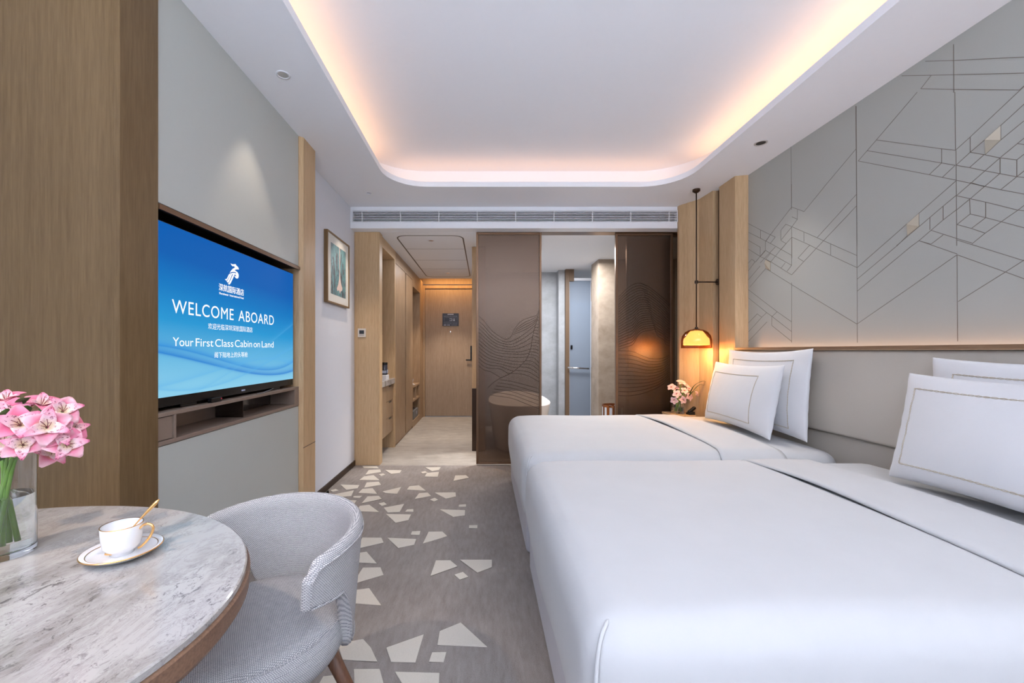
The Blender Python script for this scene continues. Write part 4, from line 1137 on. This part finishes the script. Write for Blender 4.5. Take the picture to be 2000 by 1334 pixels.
# ------------------------------------------------------------------ marble table
TX, TY = -1.088, 0.69
tb = thing(empty('marble_table', (TX, TY, 0)), 'round marble-topped table with wooden rim at the left front', 'table')
RX, RY = 0.626, 0.501
def ell(prof, sx, sy): return lathe(prof, 120, sx=sx, sy=sy)
bm = bmesh.new(); rings = []
for d, z in ((None, 0.75), (0.003, 0.75), (0.0, 0.747), (0.0, 0.737), (None, 0.737)):
    if d is None: rings.append([bm.verts.new((0, 0, z))])
    else: rings.append([bm.verts.new(((RX - d) * math.cos(2 * PI * k / 160), (RY - d) * math.sin(2 * PI * k / 160), z)) for k in range(160)])
for a, b in zip(rings, rings[1:]):
    for k in range(160):
        j = (k + 1) % 160
        if len(a) == 1: bm.faces.new((a[0], b[k], b[j]))
        elif len(b) == 1: bm.faces.new((a[k], a[j], b[0]))
        else: bm.faces.new((a[k], a[j], b[j], b[k]))
link('marble_top', bm, MARBLE, tb, auto=30)
bm = bmesh.new(); rings = []
for d, z in ((None, 0.736), (-0.004, 0.736), (-0.006, 0.733), (-0.004, 0.70), (0.004, 0.688), (0.06, 0.684), (None, 0.684)):
    if d is None: rings.append([bm.verts.new((0, 0, z))])
    else: rings.append([bm.verts.new(((RX - d) * math.cos(2 * PI * k / 160), (RY - d) * math.sin(2 * PI * k / 160), z)) for k in range(160)])
for a, b in zip(rings, rings[1:]):
    for k in range(160):
        j = (k + 1) % 160
        if len(a) == 1: bm.faces.new((a[0], b[k], b[j]))
        elif len(b) == 1: bm.faces.new((a[k], a[j], b[0]))
        else: bm.faces.new((a[k], a[j], b[j], b[k]))
link('wooden_rim', bm, RIM, tb, auto=30)
link('pedestal', lathe([(0, 0.684), (0.09, 0.684), (0.06, 0.62), (0.045, 0.45), (0.045, 0.06), (0.06, 0.03), (0.26, 0.018), (0.27, 0.0), (0, 0)], 48), DBRONZE, tb, auto=40)

# saucer, cup, spoon
sc_x, sc_y = -(945 - 240) / F * 0.908, 0.908
# place on the table plane
def on_table(u, v, z=0.75):
    Y = F * (EYE - z) / (v - CY); return ((u - CX) * Y / F, Y)
sx_, sy_ = on_table(240, 1086)
sa = thing(empty('saucer', (sx_, sy_, 0.7502)), 'white gold-rimmed saucer under the teacup on the marble table', 'saucer')
link('saucer_dish', lathe([(0, 0.004), (0.03, 0.004), (0.038, 0.0), (0.042, 0.001), (0.058, 0.009), (0.070, 0.0155), (0.0712, 0.017), (0.0695, 0.0185), (0.056, 0.0125), (0.038, 0.0075), (0, 0.0068)], 64), PORC, sa, smooth=True)
link('gold_line', lathe([(0.0698, 0.0184), (0.0712, 0.0178), (0.0717, 0.0168), (0.0710, 0.0160), (0.0698, 0.0184)], 64), GOLD, sa, smooth=True)
link('gold_line', lathe([(0.0598, 0.0146), (0.0605, 0.0151), (0.0612, 0.0152), (0.0605, 0.0144)], 64), GOLD, sa, smooth=True)
cp = thing(empty('teacup', (sx_ - 0.002, sy_, 0.7572), math.radians(6)), 'white teacup with golden handle on the saucer', 'cup')
link('cup_bowl', lathe([(0, 0.003), (0.019, 0.003), (0.0195, 0.0), (0.021, 0.0), (0.0205, 0.006), (0.027, 0.009), (0.033, 0.019), (0.0355, 0.034), (0.0370, 0.062), (0.0360, 0.0625), (0.0345, 0.036), (0.031, 0.021), (0.024, 0.012), (0, 0.010)], 64), PORC, cp, smooth=True)
link('gold_rim', lathe([(0.0367, 0.0612), (0.0375, 0.0620), (0.0369, 0.0632), (0.0357, 0.0626)], 64), GOLD, cp, smooth=True)
link('handle', tube(spline([(0.0355, 0, 0.052), (0.044, 0, 0.059), (0.055, 0, 0.061), (0.063, 0, 0.054), (0.061, 0, 0.041), (0.052, 0, 0.026), (0.040, 0, 0.013), (0.033, 0, 0.009)]), [0.0022] * 8 + [0.0026] * 41 + [0.0024] * 8, 10), GOLD, cp, smooth=True)
sp = thing(empty('teaspoon', (sx_, sy_, 0.765)), 'golden teaspoon leaning out of the teacup', 'spoon')
pts = spline([(-0.004, -0.012, 0.012), (0.010, 0.003, 0.036), (0.026, 0.018, 0.062), (0.040, 0.030, 0.082), (0.050, 0.038, 0.096)], 5)
link('spoon_handle', tube(pts, [0.0012] * 5 + [0.0016] * 5 + [0.0022, 0.0026, 0.003, 0.0034, 0.0038] + [0.0040, 0.0042, 0.0042, 0.0038, 0.0026] + [0.001], 8), GOLD, sp, smooth=True)
link('spoon_bowl', moved(rbox(0.016, 0.026, 0.005, 0.0024, nm=(4, 6, 2), ne=3), Matrix.Translation((-0.008, -0.016, 0.006)) @ Matrix.Rotation(0.4, 4, 'X')), GOLD, sp, smooth=True)

# ------------------------------------------------------------------ vases
def vase(loc, r, h, water, label, square=False):
    e = thing(empty('glass_vase', loc), label, 'vase')
    VG = mat_real_glass('vase_glass_%d' % int(r * 1000), (0.98, 0.99, 0.98, 1))
    t = 0.003; b = 0.014
    link('glass_wall', lathe([(0, 0), (r - 0.002, 0), (r, 0.003), (r, h), (r - t, h), (r - t, b + 0.003), (r - t - 0.002, b), (0, b)], 48), VG, e, auto=50)
    WG = mat_real_glass('vase_water_%d' % int(r * 1000), (0.96, 0.99, 0.97, 1)); 
    link('water', lathe([(0, b - 0.0005), (r - t - 0.0005, b - 0.0005), (r - t - 0.0005, water), (0, water)], 48), WG, e, auto=50)
    return e
vase((-1.062, 0.905, 0.7502), 0.052, 0.225, 0.13, 'clear cylinder vase of pink lilies on the marble table, half full of water')
vase((1.887, 3.985, 0.5922), 0.058, 0.125, 0.06, 'short clear vase of pink orchids on the nightstand')


def petal(bm, L_, W_, curl, yaw, pitch, cup=0.3, n1=8, n2=4, ruff=0.0, point=1.0):
    """one petal from the origin outward"""
    M = Matrix.Rotation(yaw, 4, 'Z') @ Matrix.Rotation(-pitch, 4, 'Y'); g = []
    for i in range(n1 + 1):
        t = i / n1; row = []
        wd = W_ * (math.sin(PI * min(1, t ** 0.8 * 0.90 + 0.07)) ** 0.6) * (1 if t < .8 else 1 - (t - .8) * 1.2 * point)
        a = curl * t * t
        x = L_ * t * math.cos(a * 0.6); z = -L_ * t * math.sin(a) * 0.7
        for j in range(n2 + 1):
            s = 2 * j / n2 - 1
            row.append(bm.verts.new(M @ Vector((x, wd * s / 2, z + cup * wd * s * s / 2 + ruff * math.sin(9 * t + 5 * s) * abs(s) * t))))
        g.append(row)
    for i in range(n1):
        for j in range(n2): bm.faces.new((g[i][j], g[i + 1][j], g[i + 1][j + 1], g[i][j + 1]))


def solid(o, t=0.0005):
    m = o.modifiers.new('thickness', 'SOLIDIFY'); m.thickness = t; return o


def make_lily(kind):
    e = empty('lily_bloom', (0, 0, 0))
    rnd = random.Random(kind)
    bm = bmesh.new()
    for k in range(3): petal(bm, 0.036, 0.034, 0.75 + rnd.uniform(-.2, .2), 2 * PI * k / 3 + rnd.uniform(-.1, .1), math.radians(52 - 14 * kind), 0.5, ruff=0.0012)
    solid(link('outer_petals', bm, (PINK_O, PINK_R)[kind], e, smooth=True))
    bm = bmesh.new()
    for k in range(3): petal(bm, 0.036, 0.021, 0.6, 2 * PI * (k + .5) / 3 + rnd.uniform(-.1, .1), math.radians(60 - 12 * kind), 0.4, ruff=0.0008)
    solid(link('inner_petals', bm, PINK_I, e, smooth=True))
    bm = bmesh.new()
    for k in range(5):
        a = 2 * PI * k / 5; tube(spline([(0, 0, 0), (0.003 * math.cos(a), 0.003 * math.sin(a), 0.012), (0.007 * math.cos(a) + .003, 0.007 * math.sin(a), 0.025)], 4), 0.0006, 5, bm)
    link('stamens', bm, plain('stamen', srgb(150, 70, 80), 0.5), e, smooth=True)
    bm = lathe([(0.0, -0.016), (0.003, -0.013), (0.0045, -0.004), (0.0035, 0.002), (0, 0.003)], 12)
    link('calyx', bm, LEAF, e, smooth=True)
    return e


def stem(name, parent_loc, path, r=0.0022):
    return path


protos = [make_lily(0), make_lily(1)]; used = [False, False]
cc = Vector((-1.075, 0.905, 0.985))
B = [(118, 848, .86), (124, 800, .90), (84, 788, .95), (92, 832, .84), (38, 828, .83), (44, 868, .82), (12, 778, .92), (6, 862, .84), (142, 838, .92), (104, 880, .89), (52, 790, .97), (-10, 815, .84), (-35, 850, .9), (-45, 790, .95), (70, 862, .94), (132, 868, .86), (20, 806, .86)]
where = ['at the right tip of the bouquet', 'high on the right of the bouquet', 'near the top of the bouquet', 'facing out, right of the bouquet middle', 'facing out above the vase rim', 'hanging over the vase rim', 'at the top by the picture edge', 'low by the left picture edge', 'outermost on the right', 'lowest on the right side', 'at the back of the bouquet top', 'cut by the left picture edge', 'left of the picture edge', 'back left of the bouquet', 'deep inside the bouquet', 'drooping at the right tip', 'centre top, front of the bouquet']
for i, (u, v, Y) in enumerate(B):
    x, z = front_at(u, v, Y); k = i % 2
    if not used[k]: o = protos[k]; used[k] = True
    else: o = copy_tree(protos[k])
    p = Vector((x, Y, z)); d = (p - (cc + Vector((0, 0, -0.02)))); d = (d.normalized() + Vector((0.12, -0.55, 0.15))).normalized()
    o.location = p - d * 0.012
    o.rotation_euler = (d.to_track_quat('Z', 'Y').to_matrix() @ Matrix.Rotation(random.uniform(0, 6), 3, 'Z')).to_euler()
    s_ = random.uniform(0.95, 1.2); o.scale = (s_, s_, s_)
    thing(o, 'pink lily bloom ' + where[i], 'flower', 'pink lilies in the table vase')
    # its stem
    base = Vector((-1.062 + random.uniform(-.022, .022), 0.905 + random.uniform(-.022, .022), 0.775))
    mid = Vector((-1.062 + (x + 1.062) * .25, 0.905 + (Y - .905) * .25, 0.97))
    if mid.x < -1.095: mid.x = -1.095
    if i in (0, 2, 3, 4, 6, 7, 11):
        st = link('flower_stem', tube(spline([base, (base + mid) / 2 + Vector((0, 0, .01)), mid, (mid + p) / 2 + Vector((0, 0, 0.008)), p - d * 0.022], 6), [0.0034] * 12 + [0.0022] * 13, 8), STEM, smooth=True)
        thing(st, 'green flower stem standing in the table vase', 'stem', 'green stems in the table vase')

def leaf(name, pts, wd, label, group=None, mat=None):
    P = spline(pts, 7); bm = bmesh.new(); g = []
    for i, p in enumerate(P):
        t = i / (len(P) - 1); tn = (P[min(i + 1, len(P) - 1)] - P[max(i - 1, 0)]).normalized(); s = tn.cross(Vector((0, 0, 1)))
        if s.length < .1: s = Vector((1, 0, 0))
        s.normalize(); nn_ = s.cross(tn); w2 = wd * math.sin(PI * min(.98, t * .9 + .08)) ** .7 / 2
        g.append([bm.verts.new(p + s * w2 * q - nn_ * abs(q) * w2 * -.25) for q in (-1, -.5, 0, .5, 1)])
    for a, b in zip(g, g[1:]):
        for j in range(4): bm.faces.new((a[j], b[j], b[j + 1], a[j + 1]))
    o = solid(link(name, bm, mat or LEAF, smooth=True), 0.0006); thing(o, label, 'leaf', group); return o
LG = 'green leaves of the table bouquet'
for k, (q, lab) in enumerate(((((66, 858, .90), (88, 862, .87), (108, 852, .85)), 'dark green leaf under the right lilies'), (((60, 842, .9), (72, 856, .87), (98, 866, .86)), 'narrow leaf pointing right below the lilies'),
                (((30, 800, .9), (45, 782, .87), (58, 776, .86)), 'green leaf showing between the top lilies'), (((40, 815, .9), (50, 802, .86), (52, 792, .85)), 'small leaf at the middle of the bouquet'),
                (((4, 830, .9), (10, 812, .85), (14, 798, .84)), 'leaf near the left picture edge'), (((0, 900, .88), (12, 890, .88), (28, 878, .89)), 'broad leaf dipping into the vase neck'),
                (((60, 880, .9), (80, 872, .88), (90, 850, .88)), 'leaf behind the lowest right bloom'))):
    pts = []
    for u, v, Y in q: x, z = front_at(u, v, Y); pts.append((x, Y, z))
    leaf('lily_leaf', pts, 0.018, lab, LG)

# orchids on the nightstand
def make_orchid():
    e = empty('orchid_bloom', (0, 0, 0)); bm = bmesh.new()
    for k in range(5): petal(bm, 0.042, 0.044 if k in (1, 4) else 0.034, 0.5, 2 * PI * k / 5, math.radians(28), 0.35, ruff=0.001, point=.4)
    solid(link('petals', bm, ORCHID, e, smooth=True))
    bm = bmesh.new(); petal(bm, 0.018, 0.018, 1.2, 0.6, math.radians(50), 1.0)
    solid(link('lip', bm, plain('orchid_lip', srgb(214, 130, 140), 0.5), e, smooth=True)); return e
op = make_orchid(); first = True
B = [(1312, 757, 3.98, 'at the left tip'), (1330, 748, 4.0, 'at the top'), (1322, 770, 3.94, 'lower left'), (1336, 764, 3.92, 'facing out in the centre'), (1345, 760, 3.97, 'right of centre'), (1333, 781, 3.93, 'hanging over the vase rim'), (1318, 760, 4.02, 'at the back left'), (1345, 775, 3.93, 'low on the right'), (1317, 782, 3.95, 'drooping on the left'), (1338, 752, 4.03, 'at the back'), (1360, 769, 3.95, 'separate bud-like one on the right')]
oc = Vector((1.887, 3.985, 0.74))
for u, v, Y, wh in B:
    x, z = front_at(u, v, Y)
    if first: o = op; first = False
    else: o = copy_tree(op)
    p = Vector((x, Y, z)); d = ((p - oc).normalized() + Vector((-0.2, -0.8, 0.2))).normalized()
    o.location = p; o.rotation_euler = (d.to_track_quat('Z', 'Y').to_matrix() @ Matrix.Rotation(random.uniform(0, 6), 3, 'Z')).to_euler()
    s_ = random.uniform(.9, 1.1) * (0.7 if u == 1360 else 1); o.scale = (s_,) * 3
    thing(o, 'pale pink orchid bloom ' + wh + ' of the nightstand bouquet', 'flower', 'pink orchids on the nightstand')
    if u != 1360:
        base = Vector((1.887 + random.uniform(-.02, .02), 3.985 + random.uniform(-.02, .02), 0.612)); mid = Vector((1.887 + (x - 1.887) * .3, 3.985 + (Y - 3.985) * .3, 0.715))
        thing(link('flower_stem', tube(spline([base, mid, p - d * .006], 6), 0.0032, 7), STEM, smooth=True), 'green orchid stem in the short nightstand vase', 'stem', 'orchid stems in the nightstand vase')
for q, lab in ((((1340, 785, 3.97), (1355, 755, 3.9), (1372, 745, 3.86), (1383, 748, 3.84)), 'long arching leaf reaching right from the nightstand bouquet'), (((1340, 782, 3.97), (1352, 766, 3.9), (1366, 752, 3.88), (1377, 752, 3.86)), 'second arching leaf just below the long one'),
               (((1338, 780, 3.95), (1350, 768, 3.92), (1358, 764, 3.9)), 'short leaf beside the separate orchid bloom')):
    pts = []
    for u, v, Y in q: x, z = front_at(u, v, Y); pts.append((x, Y, z))
    leaf('orchid_leaf', pts, 0.022, lab, 'orchid leaves on the nightstand')

# ------------------------------------------------------------------ armchair
AX, AY = -0.612, 1.125
ch = thing(empty('armchair', (AX, AY, 0), math.radians(60)), 'grey woven tub armchair tucked behind the marble table', 'chair')
# local frame: +X is the back, -X the open front
ZS = 0.474
bm = bmesh.new(); nn = 64; rings = []
prof = [(0, ZS + 0.012), (0.45, ZS + 0.011), (0.75, ZS + 0.006), (0.90, ZS - 0.002), (0.955, ZS - 0.012), (0.985, ZS - 0.03), (1.0, ZS - 0.055), (0.985, ZS - 0.078), (0.94, ZS - 0.098), (0.82, ZS - 0.11), (0, ZS - 0.115)]
def seat_xy(a, r):
    c, s = math.cos(a), math.sin(a)
    R_ = 0.224
    x = c * R_ * r; y = s * R_ * r
    if c < 0: x *= 1.22; y *= 1.0 - 0.04 * c * c
    return x, y
for r, z in prof:
    if r == 0: rings.append([bm.verts.new((-0.02, 0, z))])
    else: rings.append([bm.verts.new((*seat_xy(2 * PI * k / nn, r), z)) for k in range(nn)])
for a, b in zip(rings, rings[1:]):
    for k in range(nn):
        j = (k + 1) % nn
        if len(a) == 1: bm.faces.new((a[0], b[k], b[j]))
        elif len(b) == 1: bm.faces.new((a[k], a[j], b[0]))
        else: bm.faces.new((a[k], a[j], b[j], b[k]))
suv = lambda c, n: (c.x * 0.98 + c.y * 0.2, c.y * 0.98 - c.x * 0.2) if n.z > 0.55 else (math.atan2(c.y, c.x) * 0.25, c.z - 0.02 * n.z)
st = uvmap(link('seat', bm, FABRIC, ch, smooth=True), suv)
bm = tube([(*seat_xy(2 * PI * k / nn, 0.95), ZS - 0.0085) for k in range(nn + 1)], 0.0022, 6, cap=False)
uvmap(link('piping', bm, FABRIC, st, smooth=True), suv)
# shell: height profile by angle; closed tube-like cross section
def shell_pt(a, t, side):
    """a: angle from the back centre (deg); t 0 bottom..1 top; side 0 inner, 1 outer"""
    k = abs(a) / 98.0
    top = 0.712 - 0.030 * k ** 2
    g = min(1.0, max(0.0, (abs(a) - 58) / 17)); g = g ** 0.6
    bot = 0.385 + 0.19 * g + 0.012 * max(0, (abs(a) - 82) / 16)
    if k > 0.95: top -= 0.03 * ((k - .95) / .05) ** 2
    z = bot + (top - bot) * t
    R_ = 0.228 + 0.030 * ((z - 0.36) / 0.36)
    R_ += (0.012 if side else -0.024) * (1 - 0.1 * k)
    ar = math.radians(a)
    x, y = math.cos(ar) * R_, math.sin(ar) * R_
    return Vector((x, y, z))
bm = bmesh.new(); sec = []
angs = [-98 + 196 * i / 60 for i in range(61)]
ts = [k / 12 for k in range(13)]
for a in angs:
    row = []
    for t in ts: row.append(shell_pt(a, t, 1))
    m1, m2 = shell_pt(a, 1, 1), shell_pt(a, 1, 0)
    for q in (0.25, 0.5, 0.75):
        p = m1.lerp(m2, q); p.z += 0.016 * math.sin(PI * q); row.append(p)
    for t in reversed(ts): row.append(shell_pt(a, t, 0))
    m1, m2 = shell_pt(a, 0, 0), shell_pt(a, 0, 1)
    for q in (0.3, 0.7):
        p = m1.lerp(m2, q); p.z -= 0.008; row.append(p)
    sec.append([bm.verts.new(p) for p in row])
for a, b in zip(sec, sec[1:]):
    m = len(a)
    for k in range(m): bm.faces.new((a[k], a[(k + 1) % m], b[(k + 1) % m], b[k]))
# rounded ends
for s_, row in ((-1, sec[0]), (1, sec[-1])):
    cs = [v.co.copy() for v in row]; ang = math.radians(98 * s_); tn = Vector((-math.sin(ang), math.cos(ang), 0)) * s_
    cen = sum(cs, Vector()) / len(cs); m = len(row); half = len(ts)
    mid = []
    r1 = []
    for k, c in enumerate(cs):
        # centre line point between inner and outer wall at the same height
        ax = shell_pt(98 * s_, min(1, max(0, (c.z - cs[0].z) / (cs[12].z - cs[0].z))), 0).lerp(shell_pt(98 * s_, min(1, max(0, (c.z - cs[0].z) / (cs[12].z - cs[0].z))), 1), .5)
        r1.append(bm.verts.new(ax.lerp(c, 0.72) + tn * 0.010)); mid.append(bm.verts.new(ax.lerp(c, 0.12) + tn * 0.015))
    for A_, B_ in ((row, r1), (r1, mid)):
        for k in range(m): bm.faces.new((A_[k], A_[(k + 1) % m], B_[(k + 1) % m], B_[k]))
    bm.faces.new(mid if s_ > 0 else mid[::-1])
buv = lambda c, n: (math.atan2(c.y, c.x) * 0.25, c.z)
sl = uvmap(link('backrest', bm, FABRIC, ch, smooth=True), buv)
pp = [shell_pt(a, 0.955, 1) * 1.0 + Vector((math.cos(math.radians(a)), math.sin(math.radians(a)), 0)) * 0.002 for a in angs]
bm = tube([shell_pt(-98, t, 1) + Vector((0, -0.002, 0)) for t in (0.03, 0.2, 0.4, 0.6, 0.8, 0.93)] + pp + [shell_pt(98, t, 1) + Vector((0, 0.002, 0)) for t in (0.93, 0.8, 0.6, 0.4, 0.2, 0.03)], 0.0028, 6)
pp = [shell_pt(a, 0.03, 1) + Vector((math.cos(math.radians(a)), math.sin(math.radians(a)), 0)) * 0.002 for a in angs]
tube(pp, 0.0028, 6, bm)
uvmap(link('piping', bm, FABRIC, sl, smooth=True), buv)
for a in (45, 135, 225, 315):
    ar = math.radians(a); top = Vector((0.165 * math.cos(ar), 0.165 * math.sin(ar), ZS - 0.105)); bt = Vector((0.325 * math.cos(ar), 0.325 * math.sin(ar), 0.0))
    link('leg', tube([top, top.lerp(bt, .5), bt], [0.021, 0.017, 0.011], 16), WALNUT, ch, smooth=True)
